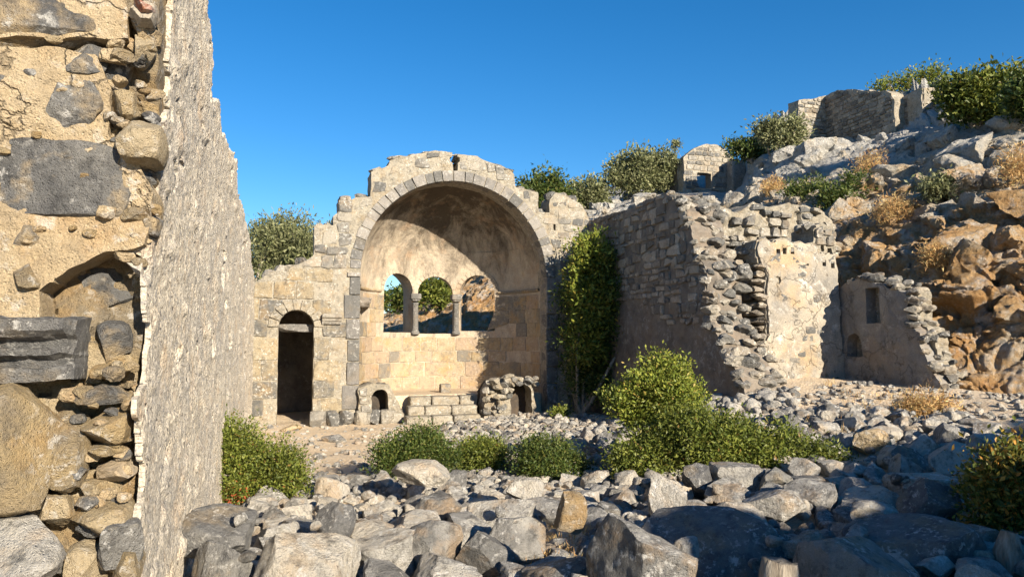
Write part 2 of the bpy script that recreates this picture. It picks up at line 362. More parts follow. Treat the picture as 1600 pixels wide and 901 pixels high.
def emit(name, stones, m, parent, limit=300):
    st = sorted(stones, key=lambda s: -s[3])
    for V, Q, T, _ in st[:limit]: obj(name, V, Q, T, m, parent, False, V.mean(0))
    if st[limit:]: merged('small_' + name + 's', st[limit:], m, parent)
def merged(name, parts, m, parent=None, smooth=False):
    V = []; Q = []; T = []; o = 0
    for p in parts:
        V.append(p[0]); o2 = o
        if p[1] is not None and len(p[1]): Q.append(np.asarray(p[1]) + o)
        if p[2] is not None and len(p[2]): T.append(np.asarray(p[2]) + o)
        o += len(p[0])
    ob = obj(name, np.concatenate(V), np.concatenate(Q) if Q else None, np.concatenate(T) if T else None, m, parent, smooth); ob['kind'] = 'stuff'; return ob

# ------------------------------------------------------------------ rocks
def ico(sub):
    t = (1 + 5 ** .5) / 2
    V = np.array([[-1, t, 0], [1, t, 0], [-1, -t, 0], [1, -t, 0], [0, -1, t], [0, 1, t], [0, -1, -t], [0, 1, -t], [t, 0, -1], [t, 0, 1], [-t, 0, -1], [-t, 0, 1]], float)
    V /= np.linalg.norm(V[0]); V = list(map(tuple, V))
    T = [(0, 11, 5), (0, 5, 1), (0, 1, 7), (0, 7, 10), (0, 10, 11), (1, 5, 9), (5, 11, 4), (11, 10, 2), (10, 7, 6), (7, 1, 8), (3, 9, 4), (3, 4, 2), (3, 2, 6), (3, 6, 8), (3, 8, 9), (4, 9, 5), (2, 4, 11), (6, 2, 10), (8, 6, 7), (9, 8, 1)]
    for _ in range(sub):
        cache = {}; N = []
        def mid(i, j):
            k = (min(i, j), max(i, j))
            if k not in cache:
                p = np.array(V[i]) + np.array(V[j]); V.append(tuple(p / np.linalg.norm(p))); cache[k] = len(V) - 1
            return cache[k]
        for a, b, c in T:
            x, y, z = mid(a, b), mid(b, c), mid(c, a); N += [(a, x, z), (b, y, x), (c, z, y), (x, y, z)]
        T = N
    return np.array(V), np.array(T)
ICO = {k: ico(k) for k in (2, 3, 4)}
def rock(seed, sub=3, cuts=9, rough=.10, lo=.55, boxy=0.0):
    r = np.random.default_rng(seed); V, T = ICO[sub]; V = V.copy()
    if boxy > 0:
        mx = np.abs(V).max(1, keepdims=True); V = V * (1 - boxy) + V / mx * .8 * boxy
    V = V * (1 + rough * 1.3 * fbm(V * 1.3 + seed * 3.7, 2, seed)[:, None])
    for _ in range(cuts):
        n = r.normal(size=3); n /= np.linalg.norm(n); h = r.uniform(lo - .06, .8); d = V @ n
        V = V - np.maximum(d - h, 0)[:, None] * n * .985
    if sub > 2: V = V + .05 * rough / .1 * np.stack([fbm(V * 3.2 + 9 * k + seed, 4, seed + k, .62) for k in range(3)], 1)
    else: V = V + .05 * rough / .1 * r.normal(size=V.shape) * .5
    ex = (V.max(0) - V.min(0)) / 2; V = (V - (V.max(0) + V.min(0)) / 2) / ex
    return V, T
def rotz(V, a):
    c, s = math.cos(a), math.sin(a); return np.stack([V[:, 0] * c - V[:, 1] * s, V[:, 0] * s + V[:, 1] * c, V[:, 2]], 1)
def tilt(V, ax, a):
    c, s = math.cos(a), math.sin(a); W = V.copy()
    if ax == 0: W[:, 1] = V[:, 1] * c - V[:, 2] * s; W[:, 2] = V[:, 1] * s + V[:, 2] * c
    else: W[:, 0] = V[:, 0] * c + V[:, 2] * s; W[:, 2] = -V[:, 0] * s + V[:, 2] * c
    return W

# ------------------------------------------------------------------ ground height
CP = np.array([(0, 0, .35), (-.5, 3.5, .5), (1.5, 4.5, .4), (3, 4, .5), (0, 8, .22), (2, 8, .22), (0, 11, .08), (1.5, 12.5, .03), (3, 14, 0), (3, 18, 0), (0, 18, .02), (5, 14, .08), (6.5, 15, .12), (7.3, 17, .12),
               (4, 9.5, .2), (3, 6.5, .3), (5, 7.6, .32), (4.2, 6, .36), (6, 10.5, .42), (7.6, 11.3, 1.0), (9.3, 12, 1.28), (10.4, 11.8, 1.28), (10.4, 9.6, 1.1), (8.5, 9.8, .95), (7, 8.5, .6), (6, 6.3, .42), (7.5, 6.5, .6), (5, 4.5, .6), (8.5, 8, .85), (11.5, 9, 1.1), (12, 7, 1.0), (9, 4, .8),
               (0, -5, .4), (6, -4, .5), (12, -5, .8), (15, 5, 1.3), (-4, 3, .4), (-5, 12, .2), (-4, 20, 0), (3, 24, .3), (8, 22, .6)])
def zg(x, y):
    x = np.asarray(x, float); y = np.asarray(y, float); sh = x.shape; q = np.stack([x.ravel(), y.ravel()], 1); num = 0; den = 0
    for cx, cy, cz in CP:
        d2 = (q[:, 0] - cx) ** 2 + (q[:, 1] - cy) ** 2; w = np.exp(-d2 / (2 * 1.3 ** 2)) + 2e-4 / (1 + d2 * .3)
        num = num + w * cz; den = den + w
    z = num / den; p3 = np.stack([q[:, 0], q[:, 1], 0 * z], 1)
    z = z + .06 * fbm(p3 * 1.1, 3, 5) + .015 * fbm(p3 * 6, 3, 8)
    far = np.maximum(0, np.hypot(q[:, 0] - 4, q[:, 1] - 9) - 22); z = z - np.minimum(far * .03, 3)
    return z.reshape(sh)
_zx = np.arange(-3, 16, .1); _zy = np.arange(1, 22, .1); _zt = zg(*np.meshgrid(_zx, _zy, indexing='ij'))
def zq(x, y): return _zt[int(min(max((x + 3) / .1, 0), len(_zx) - 1)), int(min(max((y - 1) / .1, 0), len(_zy) - 1))]
def gpix(u, v):
    r = ray(u, v); t = 2.0
    for _ in range(400):
        p = EYE + r * t
        if p[2] <= zq(p[0], p[1]): break
        t += .05
    return p, t
def axis(core0, core1, step, lo, hi):
    a = list(np.arange(core0, core1 + 1e-6, step)); s = step
    while a[-1] < hi: s *= 1.35; a.append(a[-1] + s)
    s = step
    while a[0] > lo: s *= 1.35; a.insert(0, a[0] - s)
    return np.array(a)
gx = axis(-2.5, 13.5, .11, -500, 500); gy = axis(1.5, 20, .11, -400, 700)
GX, GY = np.meshgrid(gx, gy, indexing='ij'); GZ = zg(GX, GY)
gi = np.arange(GX.size).reshape(GX.shape)
gQ = np.stack([gi[:-1, :-1], gi[1:, :-1], gi[1:, 1:], gi[:-1, 1:]], -1).reshape(-1, 4)
g = obj('ground', np.stack([GX.ravel(), GY.ravel(), GZ.ravel()], 1), gQ, None, M['dirt'], None, True, np.zeros(3)); g['kind'] = 'structure'

# ------------------------------------------------------------------ hillside and cliff (structure)
PROF = {   # column direction (as a pixel column) -> (distance, pixel row) from foot to ridge
    -300: [(30, 600), (36, 560), (45, 545), (60, 540), (80, 538), (110, 536), (150, 540)],
    380: [(24, 600), (30, 555), (36, 540), (45, 530), (60, 526), (80, 524), (120, 528)],
    600: [(22.3, 565), (25, 535), (29, 515), (36, 503), (48, 497), (60, 494), (100, 505)],
    690: [(22.3, 560), (24.5, 515), (27, 490), (32, 470), (40, 455), (50, 446), (90, 455)],
    745: [(22.3, 555), (24.5, 500), (27, 462), (31, 425), (37, 395), (44, 375), (80, 390)],
    820: [(22.3, 550), (24.5, 480), (27, 430), (31, 380), (36, 350), (42, 332), (70, 345)],
    900: [(21.8, 545), (24, 460), (26.5, 400), (29, 362), (33, 342), (40, 330), (65, 340)],
    1000: [(17.5, 560), (20, 470), (23, 400), (26, 350), (31, 320), (38, 305), (60, 312)],
    1100: [(16, 570), (18.5, 460), (21.5, 385), (25, 345), (29.5, 312), (34, 300), (55, 300)],
    1150: [(16.6, 585), (18, 470), (20, 395), (24, 350), (29.5, 308), (34, 298), (50, 292)],
    1200: [(16.6, 590), (17.3, 480), (18.6, 400), (21.5, 335), (26, 280), (32, 242), (45, 236)],
    1260: [(16.4, 590), (16.9, 480), (17.8, 400), (20.5, 325), (25, 262), (30, 222), (42, 224)],
    1320: [(16.0, 600), (16.4, 480), (17, 405), (19, 330), (23, 265), (28.5, 220), (40, 222)],
    1400: [(15, 610), (15.4, 500), (15.9, 410), (17.5, 330), (21, 262), (26, 205), (36, 196)],
    1500: [(12.4, 625), (13.4, 530), (14.2, 430), (16, 330), (18.5, 250), (22, 190), (32, 176)],
    1600: [(11.2, 645), (12.8, 560), (13.5, 440), (14.8, 330), (16.8, 250), (19.5, 192), (30, 176)],
    1800: [(10.2, 665), (11.8, 560), (12.6, 430), (13.6, 300), (15, 200), (17, 150), (26, 130)],
    2200: [(9.5, 700), (10.5, 560), (11.3, 400), (12.2, 250), (13.5, 120), (15.5, 60), (24, 40)],
    2700: [(9.0, 740), (9.8, 560), (10.4, 380), (11.2, 200), (12.3, 60), (14, -40), (22, -60)]}
us = np.array(sorted(PROF)); CT = np.array([[atd(u, v, d) for d, v in PROF[u]] for u in us])
far_row = CT[:, -1] + np.array([[0, 0, -6.0]]) + (CT[:, -1] - EYE) * np.array([1.2, 1.2, 0]); CT = np.concatenate([CT, far_row[:, None]], 1)
CT[:, 0, 2] -= .8
def catmull(P, x, t):   # P (n,...) at x; evaluate at t
    n = len(x); i = np.clip(np.searchsorted(x, t, 'right') - 1, 0, n - 2); h = (x[i + 1] - x[i]); s = (t - x[i]) / h
    sh = (-1,) + (1,) * (P.ndim - 1)
    def tang(k):
        a = np.clip(k - 1, 0, n - 1); b = np.clip(k + 1, 0, n - 1); return (P[b] - P[a]) / (x[b] - x[a]).reshape(sh)
    m0 = tang(i) * h.reshape(sh) * .9; m1 = tang(i + 1) * h.reshape(sh) * .9; s = s.reshape(sh)
    return (2 * s**3 - 3 * s**2 + 1) * P[i] + (s**3 - 2 * s**2 + s) * m0 + (-2 * s**3 + 3 * s**2) * P[i + 1] + (s**3 - s**2) * m1
uu = np.concatenate([np.linspace(-300, 560, 40), np.linspace(565, 900, 110)[:-1], np.linspace(900, 1640, 330), np.linspace(1650, 2700, 60)])
tt = np.concatenate([np.linspace(0, 5, 200), np.linspace(5.05, 7, 40)])
S1 = catmull(CT, us.astype(float), uu)
S2 = catmull(np.swapaxes(S1, 0, 1), np.arange(8.0), tt); S2 = np.swapaxes(S2, 0, 1)
du = np.gradient(S2, axis=0); dt = np.gradient(S2, axis=1); nn = np.cross(du, dt); nn /= np.linalg.norm(nn, axis=2, keepdims=True)
P = S2.reshape(-1, 3); N = nn.reshape(-1, 3); N = N * np.sign((EYE - P) @ np.array([0, 0, 0]) + np.einsum('ij,ij->i', N, EYE - P))[:, None]
dist = np.linalg.norm(P - EYE, axis=1)
amp = np.clip((dist - 9) / 9, .5, .85) * np.where(project(P)[0] < 820, .45, 1.0)
f1, f2, cid = worley(P * np.array([.55, .55, .8]) + .35 * fbm(P * .8, 2, 3)[:, None], 4)
g1, g2, gid = worley(P * np.array([1.6, 1.6, 2.2]) + .3 * fbm(P * 2, 2, 6)[:, None], 14)
rid = 1 - np.abs(fbm(P * .7, 5, 22, .55)) * 2
ss = lambda x, e: np.clip(x / e, 0, 1) ** 2 * (3 - 2 * np.clip(x / e, 0, 1))
D = amp * (.55 * (ss(f2 - f1, .22) - .7) + .65 * (cid - .5) * ss(f2 - f1, .12) + .22 * (ss(g2 - g1, .2) - .7) + .2 * (gid - .5) * ss(g2 - g1, .12) + .35 * fbm(P * .45, 4, 40) + .22 * (rid - .5) + .10 * fbm(P * 4.5, 4, 50, .6))
pu = project(P)[0]
amp = amp * np.where((pu > 1020) & (pu < 1175) & (dist > 26), .35, 1.0); D = D * np.where((pu > 1020) & (pu < 1175) & (dist > 26), .35, 1.0)
rg = 1 - np.abs(fbm(P * 1.9, 4, 71, .6)) * 2.4; w1, w2, wid = worley(P * np.array([3.2, 3.2, 4.4]) + .3 * fbm(P * 4, 2, 6)[:, None], 91)
D = D + amp * (.10 * (rg - .4) + .07 * (wid - .5) * ss(w2 - w1, .15) + .09 * ss(w2 - w1, .2))
D = D * (1 - .8 * np.clip((N[:, 2] - .35) / .5, 0, 1) * (pu > 820))
P = P + N * D[:, None]
hh_ = .95; ph_ = P[:, 2] / hh_ + .9 * fbm(P * .35, 3, 77); fr_ = ph_ - np.floor(ph_); st_ = np.clip((fr_ - .5) / .45, 0, 1); st_ = st_ * st_ * (3 - 2 * st_)
P[:, 2] += np.where(pu > 900, .25, 0) * amp * (st_ - fr_) * hh_
hi_ = np.arange(len(uu) * len(tt)).reshape(len(uu), len(tt))
hQ = np.stack([hi_[:-1, :-1], hi_[1:, :-1], hi_[1:, 1:], hi_[:-1, 1:]], -1).reshape(-1, 4)
HP = P.copy(); HU, HV, HD = project(HP)
h = obj('hillside', P, hQ, None, M['cliff'], None, True, np.array([12.0, 14.0, 0]), 34); h['kind'] = 'structure'
OUT = [mesh('outcrop', *(lambda q: (q[0], None, q[1]))(rock(5000 + i, 4, 15, .24, .42, .3)), True, 24) for i in range(12)]
for m_ in OUT: m_.materials.append(M['cliff'])
ro_ = np.random.default_rng(61); okh = np.where((HU > 900) & (HU < 1660) & (HV > 150) & (HV < 640) & (HD < 40))[0]; n_out = 0
pick = ro_.choice(okh, 1500, replace=False)
for q_ in pick:
    u_, v_, d_ = HU[q_], HV[q_], HD[q_]; p_ = HP[q_]
    if (1240 < u_ < 1480 and v_ < 215) or (1020 < u_ < 1175 and v_ < 312) or (p_[0] < 12.3 and p_[1] < 14.5) or (p_[0] < 11.6 and p_[1] < 16.5): continue
    if n_out >= 300: break
    sz_ = (ro_.uniform(.18, .36) if ro_.random() < .72 else ro_.uniform(.36, .68)) * (1.0 if d_ < 22 else 1.15)
    o = link('outcrop', OUT[n_out % 12], None, h, p_ + [0, 0, -.15 * sz_]); o.scale = (sz_ * ro_.uniform(.8, 1.4), sz_ * ro_.uniform(.7, 1.1), sz_ * ro_.uniform(.55, .95)); o.rotation_euler = (ro_.normal(0, .25), ro_.normal(0, .25), ro_.uniform(0, 6.28)); n_out += 1
def on_hill(u, v):        # the hill point nearest a pixel direction (nearest surface first)
    e = (HU - u) ** 2 + (HV - v) ** 2; c = np.where(e < 30 ** 2)[0]
    if len(c) == 0: return HP[np.argmin(e)]
    c = c[np.argsort(e[c])[:24]]
    return HP[c[np.argmin(HD[c])]]

# ------------------------------------------------------------------ left nave wall
XW = -.59
lw = thing('ruined_wall', 'tall rubble wall with pebbly pale mortar face and broken stone end', 'wall', (-1.0, 5, .3))
ptop = [(268, -420), (312, -420), (318, -20), (329, 40), (331, 158), (343, 163), (347, 205), (357, 232), (369, 252), (371, 300), (378, 316), (383, 345), (390, 380), (394, 420), (398, 440)]
ol = [onX(u, v, XW)[[1, 2]] for u, v in ptop]
near_edge = [(262, -200), (263, 0), (256, 90), (244, 200), (238, 300), (229, 420), (222, 520), (214, 640), (212, 760), (210, 860), (205, 960)]
ne0 = np.array([onX(u, v, XW)[[1, 2]] for u, v in near_edge])[::-1]; nz_ = np.linspace(ne0[0, 1], ne0[-1, 1], 60); re_ = np.random.default_rng(44)
ne = [(np.interp(z_, ne0[:, 1], ne0[:, 0]) + .06 + re_.uniform(-.02, .09) + .14 * max(0, math.sin(z_ * 7.3) * math.sin(z_ * 3.1 + 1)), z_) for z_ in nz_][::-1]
outline = [(p[0], min(p[1], 7.2)) for p in ol] + [(18.0, -.4), (3.62, -.4)] + [(max(3.5, p[0]), max(min(p[1], 7.2), -.3)) for p in ne[::-1]]
lsdf = rough_edge(rough_edge(poly_sdf(outline), .07, 3.0, 3), .05, 9.0, 5)
def ldisp(P):
    w = P
    f1, f2, cid = worley(w * 20 + .3 * fbm(w * 9, 2, 2)[:, None], 60); k1, k2, kid = worley(w * np.array([5, 5, 8.]), 70)
    d = .008 * (cid - .5) + .008 * np.minimum(f2 - f1, .4) + .022 * (kid > .9) * np.minimum(k2 - k1, .35) / .35
    hole = np.clip((fbm(w * np.array([2.2, 2.2, 3.0]), 4, 81, .6) - .35) * 6, 0, 1); h2 = np.clip((fbm(w * 9, 3, 83, .6) - .42) * 6, 0, 1)
    return d + .02 * fbm(w * 1.3, 4, 66) - .09 * hole - .035 * h2 + .009 * fbm(w * 30, 3, 90)
LA = [3.15]
while LA[-1] < 18.1: LA.append(LA[-1] + .014 + .0040 * (LA[-1] - 3.1))
panel('wall_face', lsdf, np.array(LA), np.concatenate([np.arange(-.1, 4.6, .021), np.arange(4.6, 7.2, .07)]), planeXp(XW), .025, M['wallface'], lw, ldisp, .02, 4, 2)
panel('wall_core', lambda q: np.minimum(lsdf(q) - .04, q[:, 0] - 4.25), np.arange(4.2, 18.1, .1), np.arange(-.3, 7.2, .1), planeXp(XW - .05), .85, M['mortar'], lw, None, .06, 3, 8)
# broken near end: core, plaster skin, individual stones
def YP(u, v, Y): return onY(u, v, Y)
YE = 3.72
core = [onY(u, v, YE + .22)[[0, 2]] for u, v in [(-260, -500), (250, -500), (252, 0), (246, 130), (240, 260), (232, 420), (222, 600), (214, 800), (205, 1000), (-260, 1000)]]
panel('rubble_core', rough_edge(poly_sdf(core), .03, 6, 2), np.arange(-2.2, -.4, .02), np.arange(-.1, 5.4, .02), planeY(YE + .2), .5, M['yellow_stone'], lw,
      lambda P: .10 * fbm(P * 3.0, 5, 12, .6) + .07 * (worley(P * 6, 33)[2] - .5), .02, 6, 4)
def skin(name, pts, Y, th, m, seed, dz=.03):
    pl = [onY(u, v, Y)[[0, 2]] for u, v in pts]; a = np.array(pl)
    panel(name, rough_edge(poly_sdf(pl), .018, 9, seed), np.arange(a[:, 0].min() - .05, a[:, 0].max() + .05, .014), np.arange(a[:, 1].min() - .05, a[:, 1].max() + .05, .014), planeY(Y), th, m, lw,
          lambda P: dz * fbm(P * 3.2, 5, seed, .55) + .006 * fbm(P * 22, 3, seed), .012, 8, 4)
skin('plaster', [(-80, -60), (150, -60), (196, -20), (200, 60), (-80, 62)], YE + .02, .3, M['cream'], 25, .05)
skin('plaster', [(-80, 70), (60, 72), (150, 85), (172, 130), (168, 210), (215, 255), (240, 300), (236, 352), (228, 385), (160, 396), (105, 418), (62, 455), (66, 500), (30, 512), (-80, 508)], YE, .34, M['cream'], 5, .055)
def estone(box, Y, m, seed, th=.3, cuts=9, boxy=.45, name='stone', sub=4, rough=.1):
    u0, v0, u1, v1 = box; c = onY((u0 + u1) / 2, (v0 + v1) / 2, Y); a = onY(u0, v1, Y); b = onY(u1, v0, Y)
    V, T = rock(seed, sub, cuts, rough, .62, boxy); ex = np.array([(b[0] - a[0]) / 2, th / 2, (b[2] - a[2]) / 2]); return obj(name, V * ex + c, None, T, m, lw, True, None, 22)
D_, Y_ = M['smeared_stone'], M['yellow_stone']
for i, (box, Y, m, th) in enumerate([
        ((-120, -40, 206, 84), YE - .03, D_, .35), ((72, 118, 172, 216), YE + .0, D_, .20), ((-90, 225, 246, 352), YE + .01, D_, .26), ((-120, 100, 20, 190), YE + .09, D_, .22),
        ((95, 78, 176, 128), YE + .09, D_, .26), ((18, 352, 74, 398), YE + .06, D_, .18), ((18, 412, 72, 456), YE + .03, Y_, .2), ((186, 194, 264, 262), YE + .04, Y_, .4),
        ((176, 148, 224, 197), YE + .1, Y_, .3), ((168, 92, 214, 148), YE + .2, D_, .3), ((206, 62, 246, 106), YE + .12, Y_, .3), ((204, 8, 250, 50), YE + .08, M['plaster'], .3), ((212, 40, 256, 80), YE + .16, D_, .3),
        ((196, 250, 250, 300), YE + .16, D_, .3), ((214, 330, 256, 372), YE + .14, D_, .3), ((70, 400, 130, 470), YE + .32, D_, .3), ((120, 410, 226, 500), YE + .33, D_, .3), ((95, 480, 170, 560), YE + .3, Y_, .3), ((150, 500, 212, 566), YE + .22, D_, .3),
        ((100, 556, 150, 600), YE + .26, D_, .3), ((145, 566, 206, 592), YE + .14, Y_, .3), ((122, 598, 208, 632), YE + .1, D_, .34), ((128, 636, 212, 698), YE + .08, Y_, .34), ((142, 690, 184, 712), YE + .06, Y_, .25),
        ((-70, 590, 112, 806), YE - .03, Y_, .42), ((74, 640, 146, 768), YE + .08, Y_, .34), ((152, 712, 216, 752), YE + .12, M['plaster'], .3), ((122, 738, 200, 782), YE + .16, Y_, .3), ((102, 778, 214, 842), YE + .05, Y_, .36),
        ((66, 760, 128, 826), YE + .14, Y_, .3), ((-80, 798, 112, 960), YE - .1, M['rubble'], .42), ((148, 800, 232, 884), YE + .0, D_, .32), ((104, 838, 170, 930), YE + .06, Y_, .3), ((176, 848, 226, 930), YE - .02, Y_, .3)]):
    if m is D_ and i < 6: Y = YE - .03 + th / 2
    estone(box, Y, m, 300 + i, th)
estone((210, 12, 246, 30), YE + .02, M['brick'], 377, .25, 4, .7, 'brick', 3)
for i in range(110):
    u_, v_ = (rng.uniform(0, 225), rng.uniform(60, 400)) if i < 26 else (rng.uniform(168, 246), rng.uniform(60, 420)) if i < 60 else (rng.uniform(100, 214), rng.uniform(560, 880))
    sz_ = rng.uniform(.012, .03) if i < 26 else rng.uniform(.018, .05); p = onY(u_, v_, YE + (.0 if i < 26 else rng.uniform(-.02, .12))); V, T = rock(1700 + i, 2, 8, .12, .5, .2)
    obj('wedge_stone', rotz(V * [sz_ * 1.3, sz_, sz_ * .8], rng.uniform(0, 3)) + p, None, T, (Y_, M['cream'], D_)[i % 3], lw, False)
# carved cornice fragment built into the end: stacked fillets
cf = []
prof = [(0, 0), (.05, .0), (.06, .045), (.06, .06), (.02, .065), (.03, .10), (.09, .115), (.10, .15), (.05, .155), (.06, .185), (.13, .20), (.17, .225), (.17, .27), (0, .28)]
c0 = onY(50, 596, YE - .06); xs = np.linspace(c0[0] - .42, c0[0] + .165, 40)
V = np.array([[x, YE - .02 - py * (1.0 if x < c0[0] + .14 else .6), c0[2] + pz] for x in xs for py, pz in prof]); V = np.concatenate([V, V * [1, 0, 1] + [0, YE + .25, 0]])
V += .034 * np.stack([fbm(V * 7 + 5 * k, 4, 77 + k, .6) for k in range(3)], 1)
k = np.arange(len(xs) * len(prof)).reshape(len(xs), len(prof)); cq = np.stack([k[:-1, :-1], k[1:, :-1], k[1:, 1:], k[:-1, 1:]], -1).reshape(-1, 4)
n0 = len(xs) * len(prof); e = k[-1]; cap = np.stack([e[:-1], e[1:], e[1:] + n0, e[:-1] + n0], 1); tp = k[:, -1]; bt = k[:, 0]
cq = np.concatenate([cq, cap, np.stack([tp[:-1], tp[1:], tp[1:] + n0, tp[:-1] + n0], 1), np.stack([bt[:-1], bt[1:], bt[1:] + n0, bt[:-1] + n0], 1)])
obj('cornice_fragment', V, cq, None, M['dark_stone'], lw, False)['label'] = 'carved grey cornice block with stepped mouldings'

# ------------------------------------------------------------------ church apse
YF = 18.0; YC = 18.45
ch = thing('church_apse', 'ruined church apse with great arch, half dome and three arched windows', 'church ruin', (4.0, 18.4, 0))
xl = onY(563, 440, YF)[0]; xr = onY(853, 440, YF)[0]; CX = (xl + xr) / 2; RA = (xr - xl) / 2; ZS = onY(709, 283, YF)[2] - RA
XS = onY(921, 400, YF)[0]
ft = [(398, 441), (410, 432), (428, 424), (446, 424), (462, 414), (480, 407), (490, 398), (491, 353), (506, 351), (521, 352), (521, 337), (530, 330), (530, 313), (551, 312), (556, 308), (579, 307), (579, 268), (600, 262), (608, 256), (608, 250), (640, 243), (680, 236), (707.5, 238), (707.5, 246), (704, 247), (704, 252), (708, 253), (708, 267), (714.5, 267), (714.5, 254), (718, 252), (718, 246), (714.5, 245), (714.5, 240),
      (746, 243), (753, 250), (786, 260), (803, 272), (806, 292), (841, 301), (841, 331), (859, 333), (859, 311), (869, 300), (889, 308), (904, 316), (916, 332), (921, 345)]
fo = [onY(u, v, YF)[[0, 2]] for u, v in ft]
fo = [(XW - .2, fo[0][1])] + [tuple(p) for p in fo] + [(XS + .3, fo[-1][1] - .1), (XS + .3, -.3), (XW - .2, -.3)]
dl, dr = onY(434, 560, YF)[0], onY(490, 560, YF)[0]; dtop = onY(462, 484, YF)[2]; door = arch_sdf(dl, dr, -.5, dtop - (dr - dl) / 2)
archo = arch_sdf(CX - RA, CX + RA, -.5, ZS)
hl = [arch_sdf(*(onY(x, y, YF)[0] for x, y in ((865, 360), (868.5, 360))), onY(866, 360, YF)[2], onY(866, 350, YF)[2])]
fsdf = rough_edge(minus(poly_sdf(fo), door, archo, *hl), .012, 5, 1)
fpl = rough_edge(poly_sdf(fo), .03, 4, 6)
fs2 = minus(fpl, door, archo, *hl)
fcore = panel('wall_core', fs2, np.arange(XW - .2, XS + .31, .055), np.arange(-.3, 7.6, .055), planeY(YF), .7, M['mortar'], ch, lambda P: .03 * fbm(P * 4, 4, 9), .02, 5, 5)
RO = RA + .29
ring_out = lambda q: RO + .015 - np.where(q[:, 1] > ZS, np.hypot(q[:, 0] - CX, q[:, 1] - ZS), np.abs(q[:, 0] - CX))
noring = minus(fs2, ring_out)
xpier = onY(545, 500, YF)[0]; z455 = onY(545, 440, YF)[2]
left = lambda q: np.minimum(noring(q), CX - RA - .2 - q[:, 0])
low = lambda q: np.minimum(left(q), z455 + .3 - q[:, 1]); upl = lambda q: np.minimum(left(q), q[:, 1] - z455 - .3)
ztop = ZS + .5
gab = lambda q: np.minimum(noring(q), np.minimum(q[:, 1] - ztop, q[:, 0] - (CX - RA - .2)))
rgt = lambda q: np.minimum(noring(q), np.minimum(ztop - q[:, 1], q[:, 0] - CX))
fm = planeY(YF)
emit('ashlar_block', lay(low, (XW, xpier + 1, .25, 4.5), (.36, .56), (.42, .78), fm, .02, 11, .08, .006, .03, .06, .06), M['ashlar'], fcore)
emit('wall_stone', lay(upl, (XW, CX, z455 - .3, 7), (.20, .38), (.26, .55), fm, .03, 12, .2, .010, .06), M['facade_stone'], fcore)
emit('gable_stone', lay(gab, (CX - RA - .6, XS + .2, ztop, 7.6), (.17, .28), (.2, .5), fm, .014, 13, .25, .015, .22), M['facade_stone'], fcore)
emit('pier_stone', lay(rgt, (CX, XS + .2, .2, ztop), (.22, .42), (.25, .6), fm, .015, 14, .2, .012, .15), M['facade_stone'], fcore)
# coping stones loose along the broken top edge
for i in range(len(fo) - 5):
    a = np.array(fo[i + 1]); b = np.array(fo[i + 2]); ln = np.linalg.norm(b - a)
    if abs(b[0] - a[0]) < .16 or i == 0: continue
    gb_ = CX - RA * .8 < a[0] < CX + RA * .75
    n = max(1, int(ln / .3))
    for j in range(n):
        p = a + (b - a) * (j + .5) / n; s = rng.uniform(.05, .08) if gb_ else rng.uniform(.08, .15); V, T = rock(500 + i * 7 + j, 2, 8, .12, .55, .5)
        V = V * np.array([ln / n * .55, rng.uniform(.18, .32), s]); obj('coping_stone', V + [p[0], YF + rng.uniform(.2, .4), p[1] + s * .2], None, T, M['facade_stone'], ch, False)
# voussoirs and jamb blocks of the great arch
vr = np.random.default_rng(21); a = 0.0
angs = [0]
while angs[-1] < math.pi - .05: angs.append(min(math.pi, angs[-1] + vr.uniform(.075, .13)))
vs = []
for a0, a1 in zip(angs[:-1], angs[1:]):
    r1 = RO - vr.uniform(0, .04); g_ = .004
    c4 = [(CX + RA * math.cos(a0 + g_), ZS + RA * math.sin(a0 + g_)), (CX + r1 * math.cos(a0 + g_), ZS + r1 * math.sin(a0 + g_)), (CX + r1 * math.cos(a1 - g_), ZS + r1 * math.sin(a1 - g_)), (CX + RA * math.cos(a1 - g_), ZS + RA * math.sin(a1 - g_))]
    vs.append(stone_block(c4, fm, .03, vr, .04, .35, .006, .02))
zz = ZS
for sgn in (-1, 1):
    zz = .35
    while zz < ZS - .05:
        hh = min(vr.uniform(.38, .62), ZS - zz); wv = RO - RA + vr.uniform(-.05, .12); x0, x1 = (CX - RA - wv, CX - RA) if sgn < 0 else (CX + RA, CX + RA + wv)
        vs.append(stone_block([(x0, zz + .008), (x1, zz + .008), (x1, zz + hh - .008), (x0, zz + hh - .008)], fm, .045, vr, .05, .35, .008, .03)); zz += hh
emit('arch_block', vs, M['voussoir'], fcore)
# apse shell: cylinder with windows, half dome
def onCyl(u, v):
    r = ray(u, v); ox, oy = EYE[0] - CX, EYE[1] - YC; A = r[0]**2 + r[1]**2; B = ox * r[0] + oy * r[1]; C = ox * ox + oy * oy - RA * RA
    t = (-B + math.sqrt(B * B - A * C)) / A; p = EYE + r * t; return math.atan2(p[1] - YC, p[0] - CX) * RA, p[2]
def cyl(a, b, o):
    rr = RA - o; ph = np.maximum(b - ZS, 0) / RA; rc = rr * np.cos(ph)
    return np.stack([CX + rc * np.cos(a / RA), YC + rc * np.sin(a / RA), np.where(b > ZS, ZS + rr * np.sin(ph), b)], 1)
wins = []
for (u0, u1, vt, vb) in ((599, 644, 427, 519), (652, 707, 432, 521), (718, 773, 430, 517)):
    s1, zb = onCyl(u0, vb); s0, _ = onCyl(u1, vb); zt = onCyl((u0 + u1) / 2, vt)[1]; wins.append((s0, s1, zb, zt - (s1 - s0) / 2, zt))
ZF = .62
wsd = [arch_sdf(w[0], w[1], w[2], w[3]) for w in wins]
band = lambda q: np.minimum(np.minimum(q[:, 1] - (-.3), ZS + .9 - q[:, 1]), np.minimum(q[:, 0] + .02, math.pi * RA + .02 - q[:, 0]))
asd = minus(band, *wsd)
